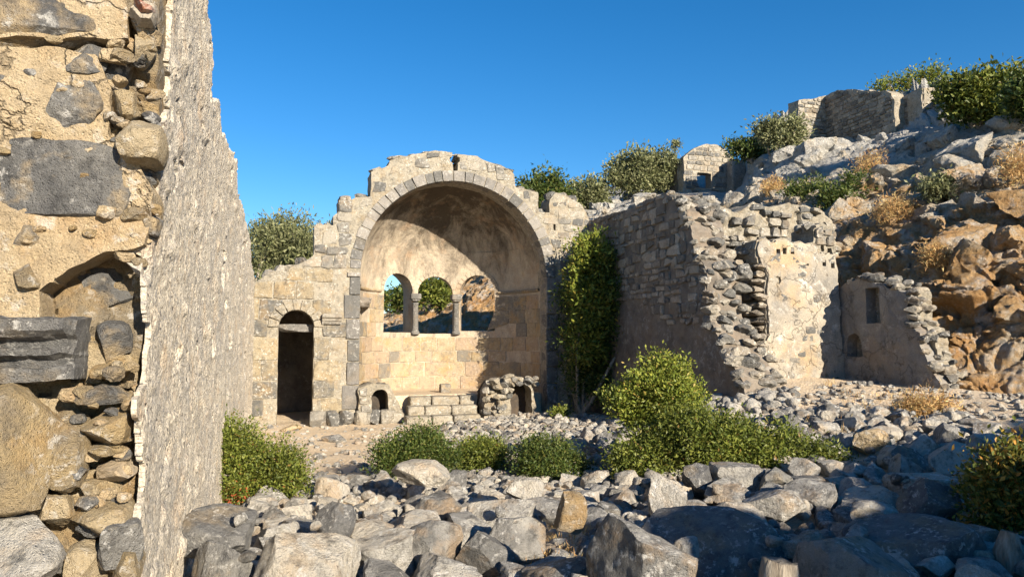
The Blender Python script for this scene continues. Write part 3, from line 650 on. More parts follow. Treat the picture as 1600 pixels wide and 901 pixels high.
acore = panel('apse_wall', asd, np.linspace(-.02, math.pi * RA + .02, 190), np.arange(-.3, ZS + .95, .04), cyl, .62, M['dome'], ch, lambda P: .02 * fbm(P * 4, 4, 9), .012, 5, 5)
zc = onCyl(820, 455)[1]
lowa = lambda q: np.minimum(asd(q), zc - q[:, 1])
emit('apse_ashlar', lay(lowa, (0, math.pi * RA, ZF - .1, zc + .1), (.30, .46), (.36, .75), cyl, .014, 31, .05, .004, .04, .05, .05), M['apse_ashlar'], acore)
th = np.linspace(0, math.pi, 120); ph = np.linspace(.86 / RA, math.pi / 2, 64)
def dome(rad, inner):
    a, b = np.meshgrid(th, ph, indexing='ij'); V = np.stack([CX + rad * np.cos(a) * np.cos(b), YC + rad * np.sin(a) * np.cos(b), ZS + rad * np.sin(b)], -1).reshape(-1, 3)
    if inner:
        dn = V - [CX, YC, ZS]; dn /= np.linalg.norm(dn, axis=1, keepdims=True); V = V + dn * (.035 * fbm(V * 2.2, 5, 15, .6) + .01 * fbm(V * 12, 3, 18))[:, None]
    return V
k = np.arange(len(th) * len(ph)).reshape(len(th), len(ph)); dq = np.stack([k[:-1, :-1], k[1:, :-1], k[1:, 1:], k[:-1, 1:]], -1).reshape(-1, 4)
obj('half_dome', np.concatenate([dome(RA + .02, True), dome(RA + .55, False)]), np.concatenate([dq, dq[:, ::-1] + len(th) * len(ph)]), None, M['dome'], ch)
# barrel strip between face and dome
a, b = np.meshgrid(np.linspace(0, math.pi, 90), np.linspace(YF + .3, YC + .06, 6), indexing='ij'); V = np.stack([CX + (RA + .006) * np.cos(a), b, ZS + (RA + .006) * np.sin(a)], -1).reshape(-1, 3)
V = np.concatenate([V, (V - [CX, 0, ZS]) * [1.12, 1, 1.12] + [CX, 0, ZS]]); k = np.arange(540).reshape(90, 6); bq = np.stack([k[:-1, :-1], k[1:, :-1], k[1:, 1:], k[:-1, 1:]], -1).reshape(-1, 4)
obj('arch_soffit', V, np.concatenate([bq, bq + 540]), None, M['dome'], ch)
# cornice ring at the springing, window voussoirs, columns
cs = np.linspace(.02, math.pi * RA - .02, 150); pr = [(-.02, -.05), (.03, -.045), (.06, -.01), (.06, .03), (-.02, .035)]
keep = cs[(cs < wins[2][0] - .1)]
for seg in (keep, cs[cs > wins[0][1] + .1]):
    V = np.concatenate([cyl(seg, np.full(len(seg), zc + pz), np.full(len(seg), po)) for po, pz in pr]); n = len(seg); i = np.arange(n - 1)
    Q = np.concatenate([np.stack([j * n + i, j * n + i + 1, (j + 1) * n + i + 1, (j + 1) * n + i], 1) for j in range(4)]); V += .008 * np.stack([fbm(V * 9 + q, 3, 3) for q in range(3)], 1)
    obj('cornice', V, Q, None, M['apse_ashlar'], ch)
for w in wins:
    c = (w[0] + w[1]) / 2; r0 = (w[1] - w[0]) / 2; n = 13; ws = []
    for j in range(n):
        a0, a1 = math.pi * j / n + .012, math.pi * (j + 1) / n - .012; r1 = r0 + .13
        ws.append(stone_block([(c + r0 * math.cos(a0), w[3] + r0 * math.sin(a0)), (c + r1 * math.cos(a0), w[3] + r1 * math.sin(a0)), (c + r1 * math.cos(a1), w[3] + r1 * math.sin(a1)), (c + r0 * math.cos(a1), w[3] + r0 * math.sin(a1))], cyl, .016, vr, .06, .3, .006, .02))
    emit('window_voussoir', ws, M['dome'], acore)
def lathe(name, cx, cy, prof, m, parent, n=20):
    V = np.array([[cx + r * math.cos(2 * math.pi * i / n), cy + r * math.sin(2 * math.pi * i / n), z] for r, z in prof for i in range(n)]); k = np.arange(len(prof) * n).reshape(len(prof), n)
    Q = np.stack([k[:-1], np.roll(k[:-1], -1, 1), np.roll(k[1:], -1, 1), k[1:]], -1).reshape(-1, 4); return obj(name, V, Q, None, m, parent)
for wa, wb in ((1, 0), (2, 1)):
    s = (wins[wa][1] + wins[wb][0]) / 2; p = cyl(np.array([s]), np.array([0.]), np.array([.035]))[0]; z0 = wins[1][2] - .02; z1 = min(wins[wa][3], wins[wb][3])
    wc = lathe('window_column', p[0], p[1], [(.12, z0), (.12, z0 + .07), (.095, z0 + .1), (.085, z0 + .14), (.08, z1 - .3), (.1, z1 - .27), (.085, z1 - .25)], M['voussoir'], ch)
    V, T = rock(70 + wa, 3, 0, .03, .9, .95); obj('capital', V * [.15, .15, .125] * (1 - .25 * (V[:, 2:] < -.3)) + [p[0], p[1], z1 - .12], None, T, M['voussoir'], wc)
# bracket on the left pier
bb = onY(518, 497, YF); bx = []
for po, pz in [(.0, -.14), (.07, -.14), (.10, -.08), (.13, -.06), (.13, -.02), (.19, .02), (.19, .10), (.0, .10)]:
    for sx in (-.22, .22): bx.append([bb[0] + sx, YF - .03 - po, bb[2] + pz])
bx = np.array(bx); q = [[2 * i, 2 * i + 1, 2 * i + 3, 2 * i + 2] for i in range(7)]; me_n = len(bx)
bx = np.concatenate([bx, [[bb[0] - .22, YF - .03, bb[2]], [bb[0] + .22, YF - .03, bb[2]]]])
tq = [[2 * i, 2 * i + 2, me_n] for i in range(7)] + [[2 * i + 1, 2 * i + 3, me_n + 1] for i in range(7)]
obj('bracket', bx, q, tq, M['facade_stone'], ch, False)
# apse floor platform, steps of separate blocks
fp = [(CX + (RA + .1) * math.cos(t), YC + (RA + .1) * math.sin(t)) for t in np.linspace(0, math.pi, 40)] + [(CX - RA - .1, YF + .4), (CX + RA + .1, YF + .4)]
n = len(fp); V = [(x, y, ZF) for x, y in fp] + [(x, y, -.2) for x, y in fp] + [(CX, YC, ZF + .02)]
obj('apse_floor', V, [[i, (i + 1) % n, (i + 1) % n + n, i + n] for i in range(n)], [[i, (i + 1) % n, 2 * n] for i in range(n)], M['dirt'], ch, False)
def block(name, x0, x1, y0, y1, z0, z1, m, parent, seed, rough=.05):
    V, T = rock(seed, 3, 0, rough, .95, .97); return obj(name, V * [(x1 - x0) / 2, (y1 - y0) / 2, (z1 - z0) / 2] + [(x0 + x1) / 2, (y0 + y1) / 2, (z0 + z1) / 2], None, T, m, parent)
sx0, sx1 = onY(632, 630, YF - .5)[0], onY(748, 630, YF - .5)[0]
for st in range(3):
    x = sx0 + .1 * st; ye = YF - .08 - .36 * (2 - st); zt = ZF - .2 * (2 - st) + .0
    while x < sx1 - .05 * st:
        w = min(rng.uniform(.4, .75), sx1 - x); w = w if sx1 - x - w > .15 else sx1 - x
        block('step_block', x + .004, x + w - .004, ye, ye + .5, zt - .26, zt, M['mortar'], ch, 800 + int(x * 50) + st); x += w
block('fallen_block', *(lambda p: (p[0] - .14, p[0] + .14, p[1], p[1] + .26, ZF, ZF + .24))(onY(697, 604, YF + .9)), M['apse_ashlar'], ch, 61)
# low walls either side of the steps with small arched niches
def lowwall(name, pts, hole, Y, th, m, seed):
    pl = [onY(u, v, Y)[[0, 2]] for u, v in pts]; a = np.array(pl); x0, x1 = onY(hole[0], 640, Y)[0], onY(hole[1], 640, Y)[0]; zt = onY(700, hole[2], Y)[2]
    hs = arch_sdf(x0, x1, -.5, zt - (x1 - x0) / 2); sd = minus(rough_edge(poly_sdf(pl), .04, 5, seed), hs)
    panel(name, sd, np.arange(a[:, 0].min() - .1, a[:, 0].max() + .1, .035), np.arange(-.2, a[:, 1].max() + .1, .035), planeY(Y), th, m, ch, lambda P: .05 * fbm(P * 5, 4, seed), .03, 6, 6)
    panel('niche_back', rough_edge(poly_sdf(pl), .03, 5, seed), np.arange(a[:, 0].min() - .1, a[:, 0].max() + .1, .06), np.arange(-.2, a[:, 1].max() + .05, .06), planeY(Y + th), .2, M['niche_shade'], ch, None, .05, 4, 2)
    return sd
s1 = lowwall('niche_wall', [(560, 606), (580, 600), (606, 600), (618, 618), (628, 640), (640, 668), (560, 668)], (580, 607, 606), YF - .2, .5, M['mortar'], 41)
emit('niche_stone', lay(s1, (onY(560, 640, YF - .2)[0], onY(640, 640, YF - .2)[0], 0, 1.1), (.16, .3), (.2, .4), planeY(YF - .2), .04, 51, .15), M['facade_stone'], ch)
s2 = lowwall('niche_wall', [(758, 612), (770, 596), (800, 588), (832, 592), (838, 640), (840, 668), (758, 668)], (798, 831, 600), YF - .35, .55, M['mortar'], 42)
for i in range(46):
    u_, v_ = rng.uniform(756, 800), rng.uniform(594, 650)
    if i > 30: u_, v_ = rng.uniform(790, 838), rng.uniform(588, 600)
    p = onY(u_, v_, YF - .38 - rng.uniform(0, .25)); sz_ = rng.uniform(.06, .13); V, T = rock(1500 + i, 2, 8, .12, .5, .2); obj('niche_stone', rotz(V * [sz_ * 1.2, sz_, sz_ * .8], rng.uniform(0, 3)) + p, None, T, M['mortar'] if i % 2 else M['facade_stone'], ch, False)
dc_, dr_ = (dl + dr) / 2, (dr - dl) / 2; dz_ = dtop - dr_; dv = []
for j in range(9):
    a0, a1 = math.pi * j / 9 + .015, math.pi * (j + 1) / 9 - .015; r1 = dr_ + vr.uniform(.17, .27)
    dv.append(stone_block([(dc_ + dr_ * math.cos(a0), dz_ + dr_ * math.sin(a0)), (dc_ + r1 * math.cos(a0), dz_ + r1 * math.sin(a0)), (dc_ + r1 * math.cos(a1), dz_ + r1 * math.sin(a1)), (dc_ + dr_ * math.cos(a1), dz_ + dr_ * math.sin(a1))], fm, .045, vr, .08, .3, .01, .04))
emit('door_voussoir', dv, M['mortar'], fcore)
# chamber behind the doorway
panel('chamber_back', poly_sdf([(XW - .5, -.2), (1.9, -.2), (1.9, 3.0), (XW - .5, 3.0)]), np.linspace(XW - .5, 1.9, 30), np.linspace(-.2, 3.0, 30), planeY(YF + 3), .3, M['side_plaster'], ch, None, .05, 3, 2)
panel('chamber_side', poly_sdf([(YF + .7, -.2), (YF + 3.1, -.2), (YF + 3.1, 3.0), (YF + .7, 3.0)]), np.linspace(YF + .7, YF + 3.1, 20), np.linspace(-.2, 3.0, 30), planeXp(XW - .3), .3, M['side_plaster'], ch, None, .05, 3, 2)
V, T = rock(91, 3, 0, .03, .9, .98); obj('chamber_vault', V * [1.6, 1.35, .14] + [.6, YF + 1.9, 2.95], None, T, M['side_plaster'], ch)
obj('door_lintel', rock(92, 3, 3, .08, .8, .9)[0] * [(dr - dl) / 2 + .06, .12, .1] + [(dl + dr) / 2, YF + .45, dtop - .42], None, ICO[3][1], M['voussoir'], ch)
# ashlar foundation course
V = []
x = onY(497, 640, YF)[0]
for i in range(6):
    w = rng.uniform(.3, .45); V, T = rock(900 + i, 3, 6, .1, .7, .7); obj('footing_stone', V * [w / 2, .25, .2] + [x + i * .32, YF - .1, .16], None, T, M['facade_stone'], ch)

# ------------------------------------------------------------------ south side wall (shaded face towards the nave)
sw = thing('ruined_wall', 'shaded rubble nave wall with diagonal broken end behind tall shrub', 'wall', (XS + .4, 14, .4))
so = [(921, 345), (945, 336), (962, 333), (985, 325), (1010, 312), (1040, 304), (1060, 316), (1073, 330), (1080, 360), (1085, 392), (1100, 412), (1108, 426), (1106, 460), (1106, 495), (1121, 526), (1138, 560), (1159, 595), (1168, 640)]
sp = [onX(u, v, XS)[[0 + 1, 2]] for u, v in so]; sp = [tuple(p) for p in sp] + [(sp[-1][0], -.3), (18.2, -.3), (18.2, sp[0][1])]
ssd = rough_edge(poly_sdf(sp), .05, 4, 8)
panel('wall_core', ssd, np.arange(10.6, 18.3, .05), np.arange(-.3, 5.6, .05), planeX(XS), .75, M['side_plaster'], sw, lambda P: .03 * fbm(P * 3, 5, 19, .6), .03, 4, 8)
zpl = 2.55
emit('wall_stone', lay(lambda q: np.minimum(ssd(q), q[:, 1] - zpl - .35 * np.sin(q[:, 0] * 1.3)), (10.6, 18.1, 2.0, 5.6), (.10, .25), (.13, .46), planeX(XS), .03, 61, .42, .012, .14), M['side_stone'], sw)
# stones of the broken end, climbing along the break
k = 0
for i in range(5, len(sp) - 4):
    a = np.array(sp[i]); b = np.array(sp[i + 1]); n = max(1, int(np.linalg.norm(b - a) / .15))
    for j in range(n):
        for x in np.arange(.06, .85, .24):
            p = a + (b - a) * (j + rng.random()) / n; s = rng.uniform(.08, .17); V, T = rock(1000 + k % 40, 2, 8, .12, .5, .3); k += 1
            V = rotz(V * [s * 1.2, s * 1.1, s * .7], rng.uniform(0, 3)); obj('core_stone', V + [XS + x + rng.normal(0, .04), p[0] + rng.normal(0, .05) + .02, p[1] + rng.normal(0, .04)], None, T, M['facade_stone'], sw, False)

# ------------------------------------------------------------------ cross wall and plastered walls of the side room
Y2 = 12.3
pw = thing('ruined_wall', 'sunlit plastered wall with small square beam holes below the cliff', 'wall', onY(1255, 588, Y2))
po = [(1182, 388), (1186, 376), (1199, 372), (1206, 379), (1214, 373), (1232, 371), (1240, 378), (1252, 374), (1260, 380), (1272, 376), (1273, 350), (1288, 346), (1304, 351), (1308, 400), (1312, 450), (1319, 550), (1326, 600), (1326, 660), (1186, 660), (1189, 590), (1192, 536), (1200, 523), (1196, 468), (1200, 430), (1186, 410)]
pp = [onY(u, v, Y2)[[0, 2]] for u, v in po]; pa = np.array(pp)
holes = []
for u, v in ((1216, 394), (1226, 392), (1238, 392), (1288, 388), (1299, 392), (1288, 411), (1301, 414)):
    c = onY(u, v, Y2); holes.append(lambda q, c=c: np.minimum(.045 - np.abs(q[:, 0] - c[0]), .065 - np.abs(q[:, 1] - c[2])))
psd0 = rough_edge(rough_edge(poly_sdf(pp), .06, 3, 9), .03, 9, 10)
zmx = pa[:, 1].max()
def flake(q): return .3 * (fbm(np.stack([q[:, 0] * 1.5, q[:, 1] * 1.5, 0 * q[:, 0] + 3], 1), 5, 57, .6) - .22 + .22 * np.clip((q[:, 1] - zmx + 1.2) / 1.0, -.6, 1.2))
psd = minus(lambda q: psd0(q) - .03, flake, *holes); pcs = minus(psd0, *holes); pA_ = np.arange(pa[:, 0].min() - .1, pa[:, 0].max() + .1, .025)
panel('plaster_face', psd, pA_, np.arange(.2, zmx + .1, .025), planeY(Y2), .06, M['plaster'], pw, lambda P: .02 * fbm(P * 2, 5, 29, .6), .012, 6, 2)
pcore = panel('wall_core', pcs, pA_, np.arange(.2, zmx + .1, .03), planeY(Y2 + .05), .35, M['mortar'], pw, lambda P: .03 * fbm(P * 5, 4, 28, .6), .03, 5, 6)
emit('wall_stone', lay(pcs, (pa[:, 0].min(), pa[:, 0].max(), 1.2, zmx), (.12, .22), (.16, .34), planeY(Y2 + .05), .035, 77, .25, .012, .1), M['facade_stone'], pcore)
panel('wall_back', lambda q: psd0(q) - .05, np.arange(pa[:, 0].min() - .1, pa[:, 0].max() + .1, .06), np.arange(.2, zmx + .1, .06), planeY(Y2 + .42), .4, M['mortar'], pw, None, .05, 5, 6)
ltop = onY(1190, 376, Y2)
for j in range(16):       # coursed stones of its torn left side
    for x in range(3):
        V, T = rock(1100 + (j * 3 + x) % 30, 2, 8, .12, .5, .5); s = rng.uniform(.09, .15)
        obj('torn_stone', V * [s * 1.3, s * 1.4, s * .6] + [ltop[0] + rng.uniform(-.06, .1) - .0, Y2 + .15 + x * .25, 1.45 + j * .155], None, T, M['side_stone'], pw, False)
for j in range(26):       # rubble along its top
    u = rng.uniform(1186, 1304); p = onY(u, 376 if u < 1272 else 350, Y2); V, T = rock(1140 + j, 2, 8, .12, .5, .4); s = rng.uniform(.07, .13); obj('top_stone', V * [s * 1.3, s, s * .8] + [p[0], Y2 + .2 + rng.uniform(0, .5), p[2] - .02], None, T, M['facade_stone'], pw, False)
# rear cross wall, heavily eroded
Y3 = 14.3
cw = thing('ruined_wall', 'eroded rubble cross wall rising behind the plastered wall', 'wall', onY(1200, 560, Y3))
co = [(1078, 345), (1090, 335), (1105, 340), (1125, 322), (1150, 330), (1175, 318), (1205, 322), (1232, 316), (1262, 326), (1290, 330), (1300, 348), (1310, 420), (1316, 600), (1090, 620), (1084, 430)]
cp_ = [onY(u, v, Y3)[[0, 2]] for u, v in co]; ca = np.array(cp_); csd = rough_edge(poly_sdf(cp_), .09, 3, 12)
panel('wall_core', csd, np.arange(ca[:, 0].min() - .1, ca[:, 0].max() + .1, .05), np.arange(.3, ca[:, 1].max() + .15, .05), planeY(Y3), .8, M['mortar'], cw, lambda P: .16 * fbm(P * np.array([1.3, 1.3, 3.2]), 5, 39, .6) + .1 * (worley(P * 3, 44)[2] - .5), .07, 3, 6)
emit('wall_stone', lay(csd, (ca[:, 0].min(), ca[:, 0].max(), 2.6, ca[:, 1].max()), (.12, .24), (.18, .42), planeY(Y3), .12, 71, .3, .012, .3), M['facade_stone'], cw)
# shaded wall running towards the viewer from the plastered wall
X4 = onY(1314, 500, Y2)[0] + .05
tw = thing('ruined_wall', 'shaded grey plastered wall with vertical slot and small niche', 'wall', (X4, 11, 1.1))
to = [(1308, 446), (1322, 436), (1340, 431), (1360, 434), (1376, 443), (1396, 442), (1420, 455), (1423, 503), (1440, 520), (1446, 556), (1466, 586), (1477, 618), (1482, 680), (1308, 680)]
tp_ = [onX(u, v, X4)[[1, 2]] for u, v in to]; ta = np.array(tp_)
def boxh(u0, v0, u1, v1):
    a = onX(u0, v1, X4); b = onX(u1, v0, X4); y0, y1 = sorted((a[1], b[1])); return lambda q: np.minimum(np.minimum(q[:, 0] - y0, y1 - q[:, 0]), np.minimum(q[:, 1] - a[2], b[2] - q[:, 1]))
na_, nb_ = onX(1348, 550, X4), onX(1323, 550, X4)
nich = arch_sdf(na_[1], nb_[1], onX(1335, 557, X4)[2], onX(1335, 538, X4)[2])
tsd0 = rough_edge(rough_edge(poly_sdf(tp_), .07, 3, 15), .03, 9, 16); tsd = minus(lambda q: tsd0(q) - .05 - .05 * fbm(np.stack([q[:, 0] * 3, q[:, 1] * 3, 0 * q[:, 0]], 1), 3, 4), boxh(1354, 448, 1374, 505), nich)
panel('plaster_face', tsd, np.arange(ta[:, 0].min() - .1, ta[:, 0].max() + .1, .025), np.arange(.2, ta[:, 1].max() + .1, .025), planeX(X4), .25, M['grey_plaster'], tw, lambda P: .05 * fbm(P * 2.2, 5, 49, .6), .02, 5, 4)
panel('wall_core', lambda q: tsd0(q) - .015, np.arange(ta[:, 0].min() - .1, ta[:, 0].max() + .1, .05), np.arange(.2, ta[:, 1].max() + .1, .05), planeX(X4 + .25), .3, M['mortar'], tw, None, .05, 5, 5)
for i in range(1, len(tp_) - 3):
    a = np.array(tp_[i]); b = np.array(tp_[i + 1]); n = max(1, int(np.linalg.norm(b - a) / .16))
    for j in range(n):
        for x in (.06, .26, .46):
            p = a + (b - a) * (j + rng.random()) / n; sz_ = rng.uniform(.07, .13); V, T = rock(1400 + (i * 5 + j) % 40, 2, 8, .12, .5, .4); obj('edge_stone', rotz(V * [sz_ * 1.2, sz_, sz_ * .7], rng.uniform(0, 3)) + [X4 + x, p[0] + rng.normal(0, .03), p[1] - .02 + rng.normal(0, .03)], None, T, M['facade_stone'], tw, False)

# ------------------------------------------------------------------ chapel ruin and fort ruin on the hill
YK = 30.0
kb = onY(1110, 300, YK); ck = thing('chapel_ruin', 'small roofless gabled chapel ruin with square window hole on hill', 'chapel ruin', kb)
ko = [(1068, 330), (1068, 246), (1080, 236), (1090, 229), (1104, 225), (1120, 226), (1133, 232), (1141, 240), (1148, 251), (1155, 254), (1156, 275), (1156, 330)]
kp = [onY(u, v, YK)[[0, 2]] for u, v in ko]; ka = np.array(kp); k0 = onY(1089, 293, YK); k1 = onY(1111, 271, YK)
ksd = minus(rough_edge(poly_sdf(kp), .05, 2.5, 4), lambda q: np.minimum(np.minimum(q[:, 0] - k0[0], k1[0] - q[:, 0]), np.minimum(q[:, 1] - k0[2], k1[2] - q[:, 1])))
panel('front_wall', ksd, np.arange(ka[:, 0].min() - .1, ka[:, 0].max() + .1, .07), np.arange(ka[:, 1].min(), ka[:, 1].max() + .1, .07), planeY(YK), .5, M['mortar'], ck, None, .05, 3, 3)
emit('wall_stone', lay(ksd, (ka[:, 0].min(), ka[:, 0].max(), ka[:, 1].min() + .3, ka[:, 1].max()), (.18, .3), (.25, .5), planeY(YK), .03, 81, .15, .015), M['facade_stone'], ck)
z0k = ka[:, 1].min(); x0k = ka[:, 0].min(); zt = onY(1068, 246, YK)[2]
panel('side_wall', rough_edge(poly_sdf([(YK + .5, z0k), (YK + 3.4, z0k), (YK + 3.4, zt - .6), (YK + 2, zt - .2), (YK + .5, zt)]), .08, 2, 4), np.arange(YK + .45, YK + 3.5, .1), np.arange(z0k, zt + .2, .1), planeX(x0k), .5, M['side_stone'], ck, None, .06, 3, 3)
panel('back_wall', poly_sdf([(x0k, z0k), (ka[:, 0].max(), z0k), (ka[:, 0].max(), zt - .3), (x0k, zt - .3)]), np.arange(x0k, ka[:, 0].max(), .15), np.arange(z0k, zt, .15), planeY(YK + 3.2), .4, M['mortar'], ck, None, .06, 3, 3)
xb = onY(1134, 260, YK); xe = onY(1156, 260, YK)
block('buttress', xb[0], xe[0], YK - .55, YK + .02, z0k, onY(1140, 252, YK)[2], M['facade_stone'], ck, 85, .06)
XFt = 20.6
fb = onX(1330, 215, XFt); fk = thing('fort_ruin', 'ruined stone fort wall with broken corners on the cliff top', 'fort ruin', (XFt, 23.5, fb[2] - .8))
pA = onX(1290, 180, XFt); YA = pA[1]
def wallX(pts, X, name, seed, m, th=.6):
    pl = [onX(u, v, X)[[1, 2]] for u, v in pts]; a = np.array(pl); sd = rough_edge(poly_sdf(pl), .07, 2.2, seed)
    panel(name, sd, np.arange(a[:, 0].min() - .1, a[:, 0].max() + .1, .07), np.arange(a[:, 1].min(), a[:, 1].max() + .1, .07), planeX(X), th, M['mortar'], fk, None, .06, 3, 3)
    emit('wall_stone', lay(sd, (a[:, 0].min(), a[:, 0].max(), a[:, 1].min(), a[:, 1].max()), (.11, .2), (.18, .42), planeX(X), .03, seed, .2, .012), m, fk)
def wallY(pts, Y, name, seed, m, th=.6):
    pl = [onY(u, v, Y)[[0, 2]] for u, v in pts]; a = np.array(pl); sd = rough_edge(poly_sdf(pl), .03, 2.2, seed)
    panel(name, sd, np.arange(a[:, 0].min() - .1, a[:, 0].max() + .1, .07), np.arange(a[:, 1].min(), a[:, 1].max() + .1, .07), planeY(Y), th, M['mortar'], fk, None, .06, 3, 3)
    emit('wall_stone', lay(sd, (a[:, 0].min(), a[:, 0].max(), a[:, 1].min(), a[:, 1].max()), (.11, .2), (.18, .42), planeY(Y), .03, seed, .2, .012), m, fk)
wallY([(1248, 240), (1247, 156), (1262, 155), (1280, 151), (1293, 149), (1293, 240)], YA, 'lit_wall', 91, M['facade_stone'])
wallX([(1288, 240), (1289, 150), (1310, 141), (1330, 139), (1345, 143), (1368, 141), (1392, 144), (1398, 160), (1398, 240)], XFt, 'long_wall', 92, M['side_stone'])
XF2 = XFt + .5
wallX([(1398, 240), (1400, 156), (1420, 147), (1436, 138), (1443, 140), (1443, 240)], XF2, 'return_wall', 93, M['side_stone'])
YB = onX(1443, 180, XF2)[1]
wallY([(1441, 250), (1440, 139), (1452, 137), (1460, 137), (1466, 175), (1467, 250)], YB, 'corner_wall', 94, M['facade_stone'])

# ------------------------------------------------------------------ unseen wall added behind the viewer to shade the near boulders
bw = thing('ruined_wall', 'unseen broken wall added behind the viewer for its shadow', 'wall', (9, -4.4, .4))
r5 = np.random.default_rng(5)
bo = [(4.35, -.2), (4.3, 2.8), (4.7, 3.6), (5.3, 4.1), (6.0, 3.95), (6.6, 3.75), (7.0, 3.95), (7.8, 4.1), (8.3, 4.45), (9.2, 4.6), (10.2, 5.0), (11.5, 4.8), (13, 5.2), (15, 4.9), (15, -.2)]
panel('wall_core', rough_edge(poly_sdf(bo), .16, 1.6, 23), np.arange(4.1, 15.1, .08), np.arange(-.2, 5.3, .08), planeY(-4.4), .8, M['mortar'], bw, lambda P: .05 * fbm(P * 3, 4, 6), .05, 3, 4)

# ------------------------------------------------------------------ foliage
def leaves(lobes, n, size, seed, clump=10, spread=.13, uneven=.6, inner=.35, aspect=.45, gap=-.12, up=.25):
    r = np.random.default_rng(seed); C = []; O = []; W = np.array([rx * ry + ry * rz + rx * rz for _, (rx, ry, rz) in lobes]); W = W / W.sum(); nc = max(4, n // clump)
    for (c, rad), w in zip(lobes, W):
        k = int(nc * w) + 1; d = r.normal(size=(k * 2, 3)); d /= np.linalg.norm(d, axis=1, keepdims=True); keep = fbm(d * 2.6 + seed + c[0], 3, seed) > gap; d = d[keep][:k]
        rr = np.where(r.random(len(d)) < inner, r.uniform(.45, .85, len(d)), r.uniform(.85, 1.02, len(d))); rr = rr * (1 + uneven * fbm(d * 2.2 + 5 + c[1], 3, seed + 2)) * (1 + .12 * r.normal(size=len(d)))
        C.append(np.array(c) + d * rr[:, None] * np.array(rad)); O.append(d)
    C = np.repeat(np.concatenate(C), clump, 0); O = np.repeat(np.concatenate(O), clump, 0); m = len(C)
    C = C + r.normal(size=(m, 3)) * spread * .5 + O * r.uniform(-.5, .8, (m, 1)) * spread
    ax = O * .7 + r.normal(size=(m, 3)) * .75 + [0, 0, up]; ax /= np.linalg.norm(ax, axis=1, keepdims=True)
    sd_ = np.cross(ax, r.normal(size=(m, 3))); sd_ /= np.linalg.norm(sd_, axis=1, keepdims=True); nm = np.cross(ax, sd_)
    L_ = size * r.uniform(.45, 1.45, (m, 1)); w_ = L_ * aspect * .5
    V = np.stack([C, C + ax * L_ * .5 + sd_ * w_ + nm * w_ * .25, C + ax * L_, C + ax * L_ * .5 - sd_ * w_ + nm * w_ * .25], 1).reshape(-1, 3)
    return V, np.arange(m * 4).reshape(m, 4)
def tube(pts, rads, n=7):
    pts = np.array(pts, float); V = []
    for i, p in enumerate(pts):
        t = pts[min(i + 1, len(pts) - 1)] - pts[max(i - 1, 0)]; t /= np.linalg.norm(t) + 1e-9; a = np.cross(t, [.3, .9, .2]); a /= np.linalg.norm(a); b = np.cross(t, a)
        V += [p + rads[i] * (math.cos(2 * math.pi * j / n) * a + math.sin(2 * math.pi * j / n) * b) for j in range(n)]
    k = np.arange(len(pts) * n).reshape(len(pts), n); Q = np.stack([k[:-1], np.roll(k[:-1], -1, 1), np.roll(k[1:], -1, 1), k[1:]], -1).reshape(-1, 4)
    return np.array(V), Q, None
def plant(name, label, cat, base, lobes, n, size, mat, seed, group=None, stem=.03, part=('stems', 'foliage'), extra=None, **kw):
    base = np.array(base, float); root = thing(name, label, cat, base, group); r = np.random.default_rng(seed); tubes = []
    V_lobes = []
    for c, rad in lobes:
        V_lobes.append((np.array(c), tuple(np.array(rad) * .78)))
        for _ in range(9):
            dv = r.normal(size=3); dv /= np.linalg.norm(dv); dv[2] = dv[2] * .8 + .15; sc_ = r.uniform(.22, .48); V_lobes.append((np.array(c) + dv * np.array(rad) * r.uniform(.6, .95), tuple(np.array(rad) * sc_)))
    for c, rad in lobes:
        c = np.array(c); m1 = base * .5 + c * .5 + r.normal(0, .12, 3) * np.linalg.norm(c - base)
        tubes.append(tube([base + r.normal(0, stem * .4, 3) * [1, 1, 0] - [0, 0, .05], base * .75 + m1 * .25 + r.normal(0, stem, 3), m1, c], [stem, stem * .85, stem * .6, stem * .3]))
        for _ in range(5):
            d = r.normal(size=3); d /= np.linalg.norm(d); d[2] = abs(d[2]) * .7; e = c + d * np.array(rad) * .85; tubes.append(tube([m1 * .4 + c * .6, c * .5 + e * .5 + r.normal(0, .05, 3), e], [stem * .4, stem * .28, stem * .12], 5))
    V = []; Q = []; o = 0
    for a, b, _ in tubes: V.append(a); Q.append(b + o); o += len(a)
    obj(part[0], np.concatenate(V), np.concatenate(Q), None, M['bark'], root)
    V, Q = leaves(V_lobes, n, size, seed, **kw); obj(part[1], V, Q, None, mat, root, False)
    if extra:
        V, Q = leaves(extra[0], extra[1], extra[2], seed + 1); obj(extra[4], V, Q, None, extra[3], root, False)
    return root
def lobes_px(items, d):
    out = []
    for u, v, ru, rv in items:
        s = d / FPX; out.append((atd(u, v, d), (ru * s, (ru + rv) * .5 * s, rv * s)))
    return out
def gplant(name, label, cat, px, base_uv, d, n, size, mat, seed, **kw):
    b = atd(base_uv[0], base_uv[1], d); b[2] = zg(b[0], b[1]); return plant(name, label, cat, b, lobes_px(px, d), n, size, mat, seed, **kw)
